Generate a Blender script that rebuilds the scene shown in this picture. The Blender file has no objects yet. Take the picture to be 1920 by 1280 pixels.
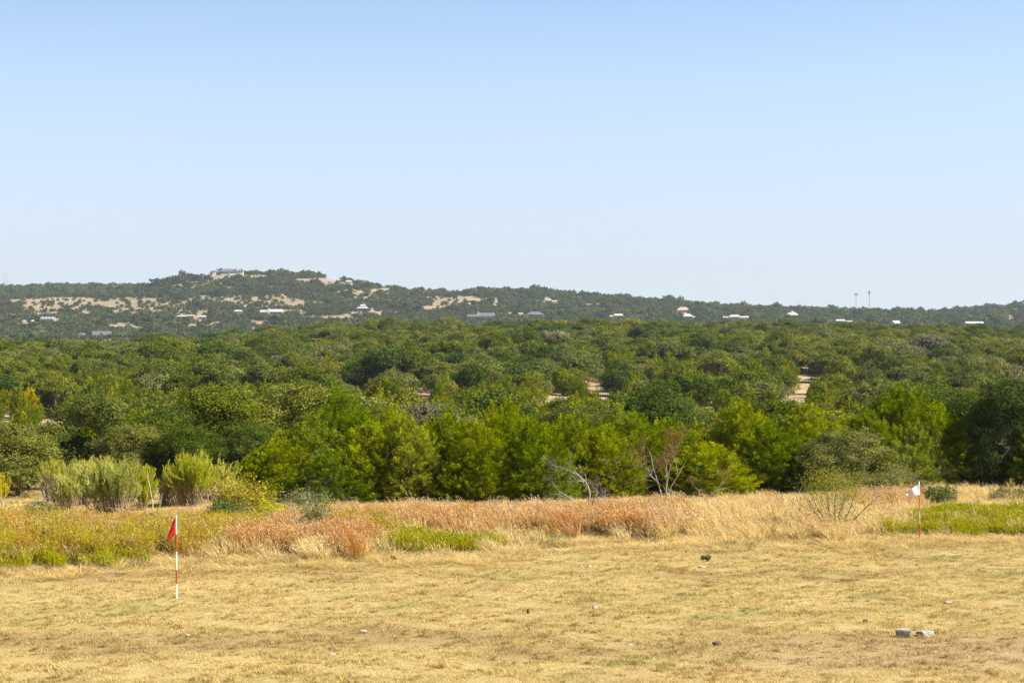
import bpy, math, random
import numpy as np
from math import radians, pi, sin, cos

random.seed(7)
RNG = np.random.default_rng(11)
S = bpy.context.scene
COL = S.collection
F = 3733.3          # focal length in photo pixels (1920 wide)
YH = 610.0          # horizon row in the photo
CZ = 7.0            # eye height above datum

# ------------------------------------------------------------------ camera
cam = bpy.data.cameras.new('camera')
cam.sensor_width = 36.0
cam.lens = F / 1920 * 36.0
cam.clip_start = 0.5
cam.clip_end = 30000
co = bpy.data.objects.new('camera', cam)
COL.objects.link(co)
co.location = (0, 0, CZ)
co.rotation_euler = (radians(90) - math.atan((640 - YH) / F), 0, 0)
S.camera = co

# ------------------------------------------------------------------ light
SUN_EL, SUN_AZ = radians(41), radians(103)
w = bpy.data.worlds.new('World')
S.world = w
w.use_nodes = True
nt = w.node_tree
nt.nodes.clear()
out = nt.nodes.new('ShaderNodeOutputWorld')
bg = nt.nodes.new('ShaderNodeBackground')
sky = nt.nodes.new('ShaderNodeTexSky')
sky.sky_type = 'NISHITA'
sky.sun_disc = False
sky.sun_elevation = SUN_EL
sky.sun_rotation = SUN_AZ
sky.air_density = 1.0
sky.dust_density = 0.15
sky.ozone_density = 0.6
sky.altitude = 300
tc = nt.nodes.new('ShaderNodeTexCoord')
mp = nt.nodes.new('ShaderNodeMapping')
mp.vector_type = 'POINT'
mp.inputs['Scale'].default_value = (1, 1, 1.3)
mp.inputs['Location'].default_value = (0, 0, 0.2)
nt.links.new(tc.outputs['Generated'], mp.inputs['Vector'])
nt.links.new(mp.outputs[0], sky.inputs['Vector'])
hs = nt.nodes.new('ShaderNodeHueSaturation')
hs.inputs['Saturation'].default_value = 0.9
hs.inputs['Hue'].default_value = 0.496
nt.links.new(sky.outputs[0], hs.inputs['Color'])
# dry-air paleness towards the horizon
sx = nt.nodes.new('ShaderNodeSeparateXYZ')
nt.links.new(tc.outputs['Generated'], sx.inputs[0])
mr = nt.nodes.new('ShaderNodeMapRange')
mr.interpolation_type = 'SMOOTHSTEP'
nt.links.new(sx.outputs[2], mr.inputs[0])
for k_, v_ in zip((1, 2, 3, 4), (-0.03, 0.2, 1.0, 0.0)): mr.inputs[k_].default_value = v_
mv = nt.nodes.new('ShaderNodeMapRange')
nt.links.new(sx.outputs[2], mv.inputs[0])
for k_, v_ in zip((1, 2, 3, 4), (0.12, 0.5, 1.36, 0.55)): mv.inputs[k_].default_value = v_
nt.links.new(mv.outputs[0], hs.inputs['Value'])
mx = nt.nodes.new('ShaderNodeMix')
mx.data_type = 'RGBA'
mx.inputs[7].default_value = (3.38, 3.58, 3.66, 1)
nt.links.new(mr.outputs[0], mx.inputs[0])
nt.links.new(hs.outputs[0], mx.inputs[6])
nt.links.new(mx.outputs[2], bg.inputs['Color'])
bg.inputs['Strength'].default_value = 0.085
nt.links.new(bg.outputs[0], out.inputs['Surface'])

sl = bpy.data.lights.new('sun', 'SUN')
sl.energy = 5.0
sl.angle = radians(0.55)
sl.color = (1.0, 0.94, 0.83)
so = bpy.data.objects.new('sun', sl)
COL.objects.link(so)
sdir = (cos(SUN_EL) * sin(SUN_AZ), cos(SUN_EL) * cos(SUN_AZ), sin(SUN_EL))
import mathutils
so.rotation_euler = mathutils.Vector(sdir).to_track_quat('Z', 'Y').to_euler()
so.location = (60, 20, 80)

S.view_settings.view_transform = 'Standard'
S.view_settings.look = 'None'
S.view_settings.exposure = 1.35
S.view_settings.gamma = 1
S.render.engine = 'CYCLES'
S.cycles.use_denoising = True
S.cycles.denoiser = 'OPENIMAGEDENOISE'
S.cycles.denoising_input_passes = 'RGB_ALBEDO_NORMAL'
S.cycles.denoising_prefilter = 'NONE'
S.cycles.denoising_quality = 'HIGH'
S.cycles.use_adaptive_sampling = False
S.cycles.max_bounces = 4
S.cycles.diffuse_bounces = 2
S.cycles.transmission_bounces = 3
S.cycles.volume_bounces = 0
S.cycles.transparent_max_bounces = 6

# ------------------------------------------------------------------ terrain
def fld(d):
    return -4.3 - 0.053 * d + 0.0002 * d * d
CONST = [(-60, -3.2), (-20, -3.6)] + [(d, fld(d)) for d in range(0, 96, 5)] + \
        [(100, -7.75), (110, -8.5), (130, -9.9), (160, -11.3), (200, -12.2), (235, -12.0)]
YROWS = [
 (260, [(0, 783), (1920, 776)]),
 (320, [(0, 738), (700, 730), (1920, 728)]),
 (400, [(0, 702), (500, 694), (1000, 688), (1920, 690)]),
 (480, [(0, 684), (500, 672), (720, 664), (1000, 662), (1500, 664), (1920, 672)]),
 (580, [(0, 668), (350, 666), (500, 651), (720, 634), (900, 636), (1050, 631), (1500, 637), (1700, 640), (1920, 648)]),
 (640, [(0, 666), (350, 664), (500, 652), (720, 640), (1000, 640), (1500, 642), (1920, 650)]),
 (760, [(0, 680), (1920, 680)]),
 (1000, [(0, 705), (1920, 705)]),
 (1300, [(0, 675), (1920, 670)]),
 (1500, [(0, 648), (1920, 645)]),
 (1650, [(0, 630), (400, 627), (800, 622), (1200, 618), (1920, 618)]),
 (1800, [(0, 606), (200, 604), (420, 600), (640, 600), (800, 603), (1100, 603), (1920, 609)]),
 (1950, [(0, 585), (200, 585), (350, 578), (560, 576), (740, 578), (900, 582), (1100, 588), (1300, 593), (1500, 597), (1920, 602)]),
 (2100, [(0, 567), (200, 562), (300, 555), (420, 537), (560, 547), (640, 556), (740, 562), (900, 556), (1100, 575), (1300, 584), (1500, 591), (1920, 597)]),
 (2200, [(0, 563), (200, 558), (280, 545), (350, 523), (420, 518), (500, 520), (560, 525), (640, 532), (700, 543), (760, 552), (900, 551), (1000, 553), (1150, 565), (1300, 577), (1450, 585), (1600, 591), (1920, 592)]),
 (2300, [(0, 562), (200, 556), (280, 543), (350, 520), (420, 515.5), (500, 518), (560, 521), (600, 521), (640, 527), (720, 544), (760, 551), (900, 549), (1000, 551), (1150, 563), (1300, 575), (1450, 585), (1550, 588), (1700, 594), (1800, 589), (1920, 581)]),
 (2500, [(0, 556), (200, 552), (280, 549), (420, 525), (560, 530), (700, 556), (1150, 575), (1300, 585), (1550, 588), (1700, 594), (1800, 587), (1920, 579)]),
 (2850, [(0, 544), (150, 540), (280, 541), (420, 550), (700, 570), (1300, 595), (1550, 590), (1700, 595), (1920, 585)]),
 (3200, [(0, 556), (300, 556), (700, 590), (1920, 600)]),
 (4000, [(0, 600), (1920, 604)]),
 (4700, [(0, 608), (1920, 608)]),
]
DROWS = np.array([c[0] for c in CONST] + [r[0] for r in YROWS], float)
def row_z(px):
    """rel. heights at every control distance for pixel columns px -> (nrows, n)"""
    n = len(px)
    R = [np.full(n, z) for _, z in CONST]
    for d, pts in YROWS:
        y = np.interp(px, [p[0] for p in pts], [p[1] for p in pts])
        R.append(-(y - YH) / F * d)
    return np.array(R)
_h = RNG.random((6, 5)) * 6.28
def rough(x, d):
    a = 0
    for k, (amp, wl) in enumerate([(0.035, 1.7), (0.05, 4.3)]):
        a = a + amp * np.sin(x * 6.28 / wl + _h[k, 0] + 1.3 * np.sin(d / wl * 2 + _h[k, 1])) * np.sin(d * 6.28 / wl / 1.3 + _h[k, 2] + np.sin(x / wl + _h[k, 3]))
    b = 0
    for k, (amp, wl) in enumerate([(1.0, 160.), (0.6, 70.), (0.35, 37.)]):
        k += 2
        b = b + amp * np.sin(x * 6.28 / wl + _h[k, 0] + 1.3 * np.sin(d / wl * 2 + _h[k, 1])) * np.sin(d * 6.28 / wl / 1.3 + _h[k, 2] + np.sin(x / wl + _h[k, 3]))
    ga = np.clip(1.2 - np.abs(d) / 130., 0.3, 1)
    gb = np.clip((d - 90) / 250., 0, 1) * 0.5 + np.clip((d - 1000) / 900., 0, 1) * 0.6
    return a * ga + b * gb
def ground(x, d):
    x = np.atleast_1d(np.asarray(x, float)); d = np.atleast_1d(np.asarray(d, float))
    x, d = np.broadcast_arrays(x, d)
    px = 960 + F * x / np.maximum(d, 30)
    R = row_z(np.clip(px, -300, 2300).ravel())
    dd = np.clip(d.ravel(), DROWS[0], DROWS[-1] - 1e-3)
    i = np.clip(np.searchsorted(DROWS, dd, side='right') - 1, 0, len(DROWS) - 2)
    t = (dd - DROWS[i]) / (DROWS[i + 1] - DROWS[i])
    c = np.arange(len(dd))
    z0, z1 = R[i, c], R[i + 1, c]
    im, ip = np.maximum(i - 1, 0), np.minimum(i + 2, len(DROWS) - 1)
    h = DROWS[i + 1] - DROWS[i]
    m0 = np.where(i > 0, (z1 - R[im, c]) / (DROWS[i + 1] - DROWS[im]), (z1 - z0) / h) * h
    m1 = np.where(i < len(DROWS) - 2, (R[ip, c] - z0) / (DROWS[ip] - DROWS[i]), (z1 - z0) / h) * h
    lim = 3 * np.abs(z1 - z0)
    m0 = np.clip(m0, -lim, lim); m1 = np.clip(m1, -lim, lim)
    t2, t3 = t * t, t * t * t
    z = (2*t3 - 3*t2 + 1) * z0 + (t3 - 2*t2 + t) * m0 + (-2*t3 + 3*t2) * z1 + (t3 - t2) * m1
    return z.reshape(x.shape) + CZ + rough(x, d)
def g1(x, d):
    return float(ground(x, d)[0])
def X(px, d):
    return (px - 960) / F * d
def PX(x, d):
    return 960 + F * x / d
def PY(z, d):
    return YH - F * (z - CZ) / d
def find_d(px, y, lo, hi, n=400):
    """distance between lo and hi at which the ground shows at photo row y"""
    ds = np.linspace(lo, hi, n)
    ys = PY(ground(X(px, ds), ds), ds)
    k = np.where(ys <= y)[0]
    return float(ds[k[0]]) if len(k) else float(ds[np.argmin(ys)])

# ------------------------------------------------------------------ node helpers
def mat(name):
    m = bpy.data.materials.new(name)
    m.use_nodes = True
    t = m.node_tree
    t.nodes.clear()
    o = t.nodes.new('ShaderNodeOutputMaterial')
    return m, t, o
class NB:
    def __init__(s, t): s.t = t
    def n(s, typ, **kw):
        nd = s.t.nodes.new(typ)
        for k, v in kw.items(): setattr(nd, k, v)
        return nd
    def link(s, a, b): s.t.links.new(a, b)
    def set(s, sock, v):
        if hasattr(v, 'node'): s.t.links.new(v, sock)
        else: sock.default_value = v
    def math(s, op, a, b=0.0, clamp=False):
        nd = s.n('ShaderNodeMath', operation=op); nd.use_clamp = clamp
        s.set(nd.inputs[0], a); s.set(nd.inputs[1], b)
        return nd.outputs[0]
    def mix(s, f, a, b, mode='MIX'):
        nd = s.n('ShaderNodeMix', data_type='RGBA', blend_type=mode)
        s.set(nd.inputs[0], f)
        for sk, v in ((nd.inputs[6], a), (nd.inputs[7], b)):
            if isinstance(v, (tuple, list)): v = (*v[:3], 1)
            s.set(sk, v)
        return nd.outputs[2]
    def noise(s, vec, scale, detail=3, rough=0.55, dist=0.0):
        nd = s.n('ShaderNodeTexNoise')
        s.set(nd.inputs['Vector'], vec); nd.inputs['Scale'].default_value = scale
        nd.inputs['Detail'].default_value = detail; nd.inputs['Roughness'].default_value = rough
        nd.inputs['Distortion'].default_value = dist
        return nd.outputs['Fac']
    def ramp(s, f, lo, hi, a=0.0, b=1.0, smooth=True):
        nd = s.n('ShaderNodeMapRange', interpolation_type='SMOOTHSTEP' if smooth else 'LINEAR')
        s.set(nd.inputs[0], f)
        for i, v in zip((1, 2, 3, 4), (lo, hi, a, b)): nd.inputs[i].default_value = v
        return nd.outputs[0]

def leaf_mat(name, c0, c1, transl=0.35, gloss=0.0, var=0.55, c2=None, p2=0.1, grad=None):
    """foliage: colour drifts between c0 and c1 per plant and per leaf clump; grad mixes a stem colour low in the plant"""
    m, t, o = mat(name); b = NB(t)
    oi = b.n('ShaderNodeObjectInfo')
    at = b.n('ShaderNodeAttribute', attribute_name='tint')
    c = b.mix(oi.outputs['Random'], c0, c1)
    if c2:
        c = b.mix(b.math('GREATER_THAN', oi.outputs['Random'], 1 - p2), c, c2)
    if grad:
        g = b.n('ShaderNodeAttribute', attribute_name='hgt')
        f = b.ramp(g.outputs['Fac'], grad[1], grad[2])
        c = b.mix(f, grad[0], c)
    k = b.math('MULTIPLY_ADD', at.outputs['Fac'], var * 2)
    t.nodes[-1].inputs[2].default_value = 1 - var
    hs = b.n('ShaderNodeHueSaturation')
    b.link(c, hs.inputs['Color']); b.link(k, hs.inputs['Value'])
    r2 = b.math('FRACT', b.math('MULTIPLY', oi.outputs['Random'], 7.13))
    b.set(hs.inputs['Saturation'], b.math('ADD', b.math('MULTIPLY', r2, 0.25), 0.95))
    c = hs.outputs[0]
    d = b.n('ShaderNodeBsdfDiffuse'); b.link(c, d.inputs['Color'])
    tr = b.n('ShaderNodeBsdfTranslucent'); b.link(c, tr.inputs['Color'])
    mx = b.n('ShaderNodeMixShader'); mx.inputs[0].default_value = transl
    b.link(d.outputs[0], mx.inputs[1]); b.link(tr.outputs[0], mx.inputs[2])
    res = mx.outputs[0]
    if gloss:
        gl = b.n('ShaderNodeBsdfGlossy'); gl.inputs['Roughness'].default_value = 0.42
        gl.inputs['Color'].default_value = (0.9, 0.95, 0.8, 1)
        m2 = b.n('ShaderNodeMixShader'); m2.inputs[0].default_value = gloss
        b.link(res, m2.inputs[1]); b.link(gl.outputs[0], m2.inputs[2]); res = m2.outputs[0]
    b.link(res, o.inputs['Surface'])
    return m
def plain(name, c, rough=0.8, c1=None, scale=6.0, metal=0.0, bump=0.0, coords='Object'):
    m, t, o = mat(name); b = NB(t)
    p = b.n('ShaderNodeBsdfPrincipled')
    tcn = b.n('ShaderNodeTexCoord')
    if c1 is None: c1 = tuple(v * 0.75 for v in c)
    f = b.ramp(b.noise(tcn.outputs[coords], scale, 5, 0.65), 0.3, 0.7)
    b.link(b.mix(f, c1, c), p.inputs['Base Color'])
    p.inputs['Roughness'].default_value = rough
    p.inputs['Metallic'].default_value = metal
    if bump:
        bp = b.n('ShaderNodeBump'); bp.inputs['Strength'].default_value = bump
        b.link(b.noise(tcn.outputs[coords], scale * 2.5, 4), bp.inputs['Height'])
        b.link(bp.outputs[0], p.inputs['Normal'])
    b.link(p.outputs[0], o.inputs['Surface'])
    return m

# shared field colouring (turf sheet and turf blades read the same ground)
def field_colour(b):
    geo = b.n('ShaderNodeNewGeometry')
    sep = b.n('ShaderNodeSeparateXYZ'); b.link(geo.outputs['Position'], sep.inputs[0])
    P = geo.outputs['Position']
    x, y = sep.outputs[0], sep.outputs[1]
    n1 = b.noise(P, 0.22, 4, 0.6, 0.4)
    n2 = b.noise(P, 0.9, 4, 0.65)
    n3 = b.noise(P, 4.0, 3, 0.6)
    c = b.mix(b.ramp(n2, 0.35, 0.65), (0.47, 0.36, 0.14), (0.58, 0.462, 0.20))
    c = b.mix(b.ramp(n3, 0.35, 0.7), c, (0.42, 0.29, 0.105))
    # greener patches
    n4 = b.noise(b.vadd(P, (31, 7, 0)), 0.33, 5, 0.65, 0.6) if hasattr(b, 'vadd') else n1
    c = b.mix(b.math('MULTIPLY', b.ramp(n4, 0.50, 0.68), 0.65), c, (0.235, 0.235, 0.065))
    n5 = b.noise(b.vadd(P, (3, 57, 0)), 0.16, 5, 0.62, 0.8)
    c = b.mix(b.math('MULTIPLY', b.ramp(n5, 0.5, 0.70), 0.5), c, (0.33, 0.215, 0.085))
    # worn brown band across the field, about 36-39 m out
    g = b.math('ABSOLUTE', b.math('SUBTRACT', b.math('ADD', y, b.math('MULTIPLY', b.math('SUBTRACT', n1, 0.5), 9.0)), 37.6))
    band = b.math('MULTIPLY', b.ramp(g, 0.2, 2.4, 1, 0), b.ramp(n2, 0.32, 0.6))
    c = b.mix(b.math('MULTIPLY', band, 0.75), c, (0.24, 0.165, 0.07))
    # another thin one near 50-53 m
    g2 = b.math('ABSOLUTE', b.math('SUBTRACT', b.math('ADD', y, b.math('MULTIPLY', b.math('SUBTRACT', n4, 0.5), 12.0)), 52))
    band2 = b.math('MULTIPLY', b.ramp(g2, 0.2, 1.8, 1, 0), b.ramp(n1, 0.42, 0.6))
    c = b.mix(b.math('MULTIPLY', band2, 0.75), c, (0.30, 0.185, 0.075))
    # greyer, pinker stubble at the near right
    pr = b.math('MULTIPLY', b.ramp(x, 1.5, 6.0), b.math('MULTIPLY', b.ramp(y, 39.5, 36.5), b.ramp(y, 32.5, 34.5)))
    c = b.mix(b.math('MULTIPLY', pr, 0.75), c, (0.40, 0.275, 0.145))
    return c, P, n2, n3
NB.vadd = lambda s, v, off: (lambda nd: (s.set(nd.inputs[0], v), nd.inputs[1].__setattr__('default_value', off), nd.outputs[0])[-1])(s.n('ShaderNodeVectorMath', operation='ADD'))

def ground_mat():
    m, t, o = mat('ground_soil'); b = NB(t)
    c, P, n2, n3 = field_colour(b)
    c = b.mix(0.5, c, (0.24, 0.175, 0.08))
    sep = b.n('ShaderNodeSeparateXYZ'); b.link(P, sep.inputs[0])
    nA = b.noise(P, 0.035, 4, 0.6); nB = b.noise(P, 0.3, 3)
    mid = b.mix(b.ramp(nA, 0.4, 0.6), (0.30, 0.22, 0.13), (0.38, 0.285, 0.165))
    mid = b.mix(b.ramp(nB, 0.45, 0.75), mid, (0.22, 0.17, 0.085))
    c = b.mix(b.ramp(sep.outputs[1], 85, 100), c, mid)
    a = b.n('ShaderNodeAttribute', attribute_name='patch')   # 0 scrub floor, 1 dry pasture / pale track
    far = b.mix(b.ramp(nA, 0.42, 0.58), (0.17, 0.145, 0.075), (0.24, 0.185, 0.10))
    dry = b.mix(b.ramp(b.noise(P, 0.045, 5, 0.7), 0.36, 0.66), (0.23, 0.165, 0.11), (0.31, 0.24, 0.16))
    far = b.mix(a.outputs['Fac'], far, dry)
    c = b.mix(b.ramp(sep.outputs[1], 700, 1300), c, far)
    p = b.n('ShaderNodeBsdfPrincipled'); p.inputs['Roughness'].default_value = 1.0
    p.inputs['Specular IOR Level'].default_value = 0.1
    b.link(c, p.inputs['Base Color'])
    bp = b.n('ShaderNodeBump'); bp.inputs['Strength'].default_value = 0.6; bp.inputs['Distance'].default_value = 0.085
    b.link(b.noise(P, 9.0, 5, 0.7), bp.inputs['Height']); b.link(bp.outputs[0], p.inputs['Normal'])
    b.link(p.outputs[0], o.inputs['Surface'])
    return m
def turf_mat():
    m, t, o = mat('turf_blades'); b = NB(t)
    c, P, n2, n3 = field_colour(b)
    at = b.n('ShaderNodeAttribute', attribute_name='tint')
    k = b.math('MULTIPLY_ADD', at.outputs['Fac'], 0.8); t.nodes[-1].inputs[2].default_value = 0.62
    hs = b.n('ShaderNodeHueSaturation'); b.link(c, hs.inputs['Color']); b.link(k, hs.inputs['Value'])
    d = b.n('ShaderNodeBsdfDiffuse'); b.link(hs.outputs[0], d.inputs['Color'])
    tr = b.n('ShaderNodeBsdfTranslucent'); b.link(hs.outputs[0], tr.inputs['Color'])
    mx = b.n('ShaderNodeMixShader'); mx.inputs[0].default_value = 0.35
    b.link(d.outputs[0], mx.inputs[1]); b.link(tr.outputs[0], mx.inputs[2]); b.link(mx.outputs[0], o.inputs['Surface'])
    return m

# ------------------------------------------------------------------ mesh helpers
def new_mesh(name, V, Fq, mats=None, tint=None, hgt=None, mi=None, smooth=False):
    """V (n,3), Fq (m,k) one face size; fast path"""
    V = np.asarray(V, np.float32); Fq = np.asarray(Fq, np.int32)
    me = bpy.data.meshes.new(name)
    k = Fq.shape[1]
    me.vertices.add(len(V)); me.vertices.foreach_set('co', V.ravel())
    me.loops.add(Fq.size); me.loops.foreach_set('vertex_index', Fq.ravel())
    me.polygons.add(len(Fq))
    me.polygons.foreach_set('loop_start', np.arange(0, Fq.size, k, dtype=np.int32))
    if mi is not None: me.polygons.foreach_set('material_index', np.asarray(mi, np.int32))
    if smooth: me.polygons.foreach_set('use_smooth', np.ones(len(Fq), bool))
    me.update(calc_edges=True)
    if tint is not None:
        a = me.attributes.new('tint', 'FLOAT', 'FACE'); a.data.foreach_set('value', np.asarray(tint, np.float32))
    if hgt is not None:
        a = me.attributes.new('hgt', 'FLOAT', 'FACE'); a.data.foreach_set('value', np.asarray(hgt, np.float32))
    for m in (mats or []): me.materials.append(m)
    return me
def link(name, me, parent=None, loc=None):
    o = bpy.data.objects.new(name, me)
    COL.objects.link(o)
    if parent is not None: o.parent = parent
    if loc is not None: o.location = loc
    return o
def tag(o, label=None, cat=None, group=None, kind=None):
    if label: o['label'] = label
    if cat: o['category'] = cat
    if group: o['group'] = group
    if kind: o['kind'] = kind
    return o
def empty(name, loc, rz=0.0):
    o = bpy.data.objects.new(name, None); o.empty_display_size = 0.2
    COL.objects.link(o); o.location = loc; o.rotation_euler = (0, 0, rz)
    return o
def unit(v):
    return v / np.maximum(np.linalg.norm(v, axis=-1, keepdims=True), 1e-9)
def leaves(P, A, L, W, rng, nscatter=1.0, N=None):
    """quads at points P, long axis A, length L, width W; normals random or about N"""
    n = len(P)
    A = unit(A)
    R = rng.normal(size=(n, 3)) * nscatter
    if N is not None: R = R + N
    B = unit(np.cross(A, R))
    L = np.broadcast_to(L, (n,))[:, None]; W = np.broadcast_to(W, (n,))[:, None]
    a = P - B * W * 0.18; b_ = P + A * L * 0.5 - B * W * 0.5
    c = P + A * L; d = P + A * L * 0.45 + B * W * 0.5
    V = np.stack([a, b_, c, d], 1).reshape(-1, 3)
    Fq = np.arange(4 * n).reshape(n, 4)
    return V, Fq
class Tubes:
    def __init__(s): s.V = []; s.F = []; s.n = 0
    def add(s, pts, rad, k=5):
        pts = np.asarray(pts, float); m = len(pts)
        rad = np.broadcast_to(rad, (m,))
        T = unit(np.gradient(pts, axis=0))
        ref = np.array([0.31, 0.2, 1.0]) if abs(T[:, 2]).mean() < 0.8 else np.array([1.0, 0.3, 0.1])
        U = unit(np.cross(T, ref)); Wv = np.cross(T, U)
        ang = np.arange(k) * 2 * pi / k
        ring = pts[:, None] + (U[:, None] * np.cos(ang)[None, :, None] + Wv[:, None] * np.sin(ang)[None, :, None]) * rad[:, None, None]
        s.V.append(ring.reshape(-1, 3))
        i = np.arange(m - 1)[:, None] * k; j = np.arange(k)[None]; j2 = (j + 1) % k
        q = np.stack([i + j, i + j2, i + k + j2, i + k + j], -1).reshape(-1, 4) + s.n
        s.F.append(q); s.n += m * k
    def arr(s):
        return np.concatenate(s.V), np.concatenate(s.F)
    def mesh(s, name, m, tint=False):
        V, Fq = s.arr()
        return new_mesh(name, V, Fq, [m], smooth=True, tint=np.full(len(Fq), 0.5) if tint else None)
def wander(p0, d0, length, n, rng, bend=0.25, up=0.0):
    pts = [np.array(p0, float)]; d = unit(np.array(d0, float))
    for i in range(n):
        d = unit(d + rng.normal(size=3) * bend + np.array([0, 0, up]))
        pts.append(pts[-1] + d * length / n)
    return np.array(pts), d
def branch(tb, p0, d0, length, r, rng, depth, k=5, bend=0.22, up=0.05, kids=(2, 4), spread=0.8, tips=None, shrink=0.62, rt=0.35):
    n = max(3, int(4 + depth))
    pts, d = wander(p0, d0, length, n, rng, bend, up)
    tb.add(pts, np.linspace(r, r * rt, n + 1), k)
    if tips is not None: tips.append((pts, depth))
    if depth > 0:
        for _ in range(rng.integers(kids[0], kids[1] + 1)):
            f = rng.uniform(0.35, 1.0); q = f * n; i = min(int(q), n - 1)
            p = pts[i] + (pts[i + 1] - pts[i]) * (q - i)
            dd = unit(unit(pts[i + 1] - pts[i]) + rng.normal(size=3) * spread)
            branch(tb, p, dd, length * shrink * rng.uniform(0.7, 1.1), r * (1 - f * (1 - rt)) * 0.62, rng, depth - 1, max(3, k - 1), bend, up, kids, spread, tips, shrink, rt)

def scatter(name, protos, P, rot, scl, idx, mats=()):
    """ONE object whose points each carry a copy of a proto mesh (stuff only)"""
    me = bpy.data.meshes.new(name)
    me.vertices.add(len(P)); me.vertices.foreach_set('co', np.asarray(P, np.float32).ravel())
    for nm, typ, v, key in (('rotv', 'FLOAT_VECTOR', rot, 'vector'), ('sclv', 'FLOAT_VECTOR', scl, 'vector'), ('idx', 'INT', idx, 'value')):
        a = me.attributes.new(nm, typ, 'POINT')
        a.data.foreach_set(key, np.asarray(v, np.float32 if typ != 'INT' else np.int32).ravel())
    for m in mats: me.materials.append(m)
    o = link(name, me)
    g = bpy.data.node_groups.new(name + '_nodes', 'GeometryNodeTree')
    g.interface.new_socket('Geometry', in_out='INPUT', socket_type='NodeSocketGeometry')
    g.interface.new_socket('Geometry', in_out='OUTPUT', socket_type='NodeSocketGeometry')
    N, Lk = g.nodes, g.links
    gi = N.new('NodeGroupInput'); go = N.new('NodeGroupOutput')
    m2p = N.new('GeometryNodeMeshToPoints'); Lk.new(gi.outputs[0], m2p.inputs[0])
    jn = N.new('GeometryNodeJoinGeometry')
    for pr in reversed(protos):
        parts = pr if isinstance(pr, (list, tuple)) else [pr]
        j2 = N.new('GeometryNodeJoinGeometry')
        for ob in parts:
            oi = N.new('GeometryNodeObjectInfo'); oi.inputs['Object'].default_value = ob
            oi.transform_space = 'ORIGINAL'
            Lk.new(oi.outputs['Geometry'], j2.inputs[0])
        g2i = N.new('GeometryNodeGeometryToInstance'); Lk.new(j2.outputs[0], g2i.inputs[0])
        Lk.new(g2i.outputs[0], jn.inputs[0])
    iop = N.new('GeometryNodeInstanceOnPoints')
    Lk.new(m2p.outputs[0], iop.inputs['Points']); Lk.new(jn.outputs[0], iop.inputs['Instance'])
    iop.inputs['Pick Instance'].default_value = True
    def attr(nm, typ):
        a = N.new('GeometryNodeInputNamedAttribute'); a.data_type = typ; a.inputs['Name'].default_value = nm
        return [s for s in a.outputs if s.enabled][0]
    Lk.new(attr('idx', 'INT'), iop.inputs['Instance Index'])
    e2r = N.new('FunctionNodeEulerToRotation'); Lk.new(attr('rotv', 'FLOAT_VECTOR'), e2r.inputs[0])
    Lk.new(e2r.outputs[0], iop.inputs['Rotation'])
    Lk.new(attr('sclv', 'FLOAT_VECTOR'), iop.inputs['Scale'])
    Lk.new(iop.outputs[0], go.inputs[0])
    md = o.modifiers.new('scatter', 'NODES'); md.node_group = g
    return o
def proto(name, me):
    return bpy.data.objects.new(name, me)      # source mesh only; never linked to the scene
def zrot(n, rng, tilt=0.0):
    r = rng.normal(size=(n, 3)) * tilt; r[:, 2] = rng.random(n) * 2 * pi
    return r
def uni(n, lo, hi, rng, flat=None):
    s = rng.uniform(lo, hi, n)[:, None] * np.ones((1, 3))
    if flat is not None: s[:, 2] *= rng.uniform(flat[0], flat[1], n)
    return s

# ------------------------------------------------------------------ materials
M = {}
M['ground'] = ground_mat()
M['turf'] = turf_mat()
M['bark'] = plain('bark', (0.20, 0.165, 0.13), 0.95, (0.10, 0.08, 0.06), 5.0, bump=0.4)
M['deadwood'] = plain('dead_wood', (0.28, 0.24, 0.20), 0.9, (0.25, 0.21, 0.18), 7.0)
M['juniper'] = leaf_mat('juniper_foliage', (0.120, 0.162, 0.006), (0.260, 0.262, 0.008), 0.30, var=0.72, c2=(0.36, 0.30, 0.03), p2=0.04)
M['juniper_near'] = leaf_mat('juniper_front_foliage', (0.125, 0.178, 0.005), (0.262, 0.282, 0.006), 0.30, var=0.74)
M['oak'] = leaf_mat('oak_foliage', (0.060, 0.090, 0.015), (0.185, 0.188, 0.042), 0.26, var=0.72, c2=(0.18, 0.17, 0.085), p2=0.03)
M['far'] = leaf_mat('far_foliage', (0.055, 0.074, 0.022), (0.13, 0.13, 0.040), 0.25, var=0.45, c2=(0.12, 0.14, 0.03), p2=0.07)

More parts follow.
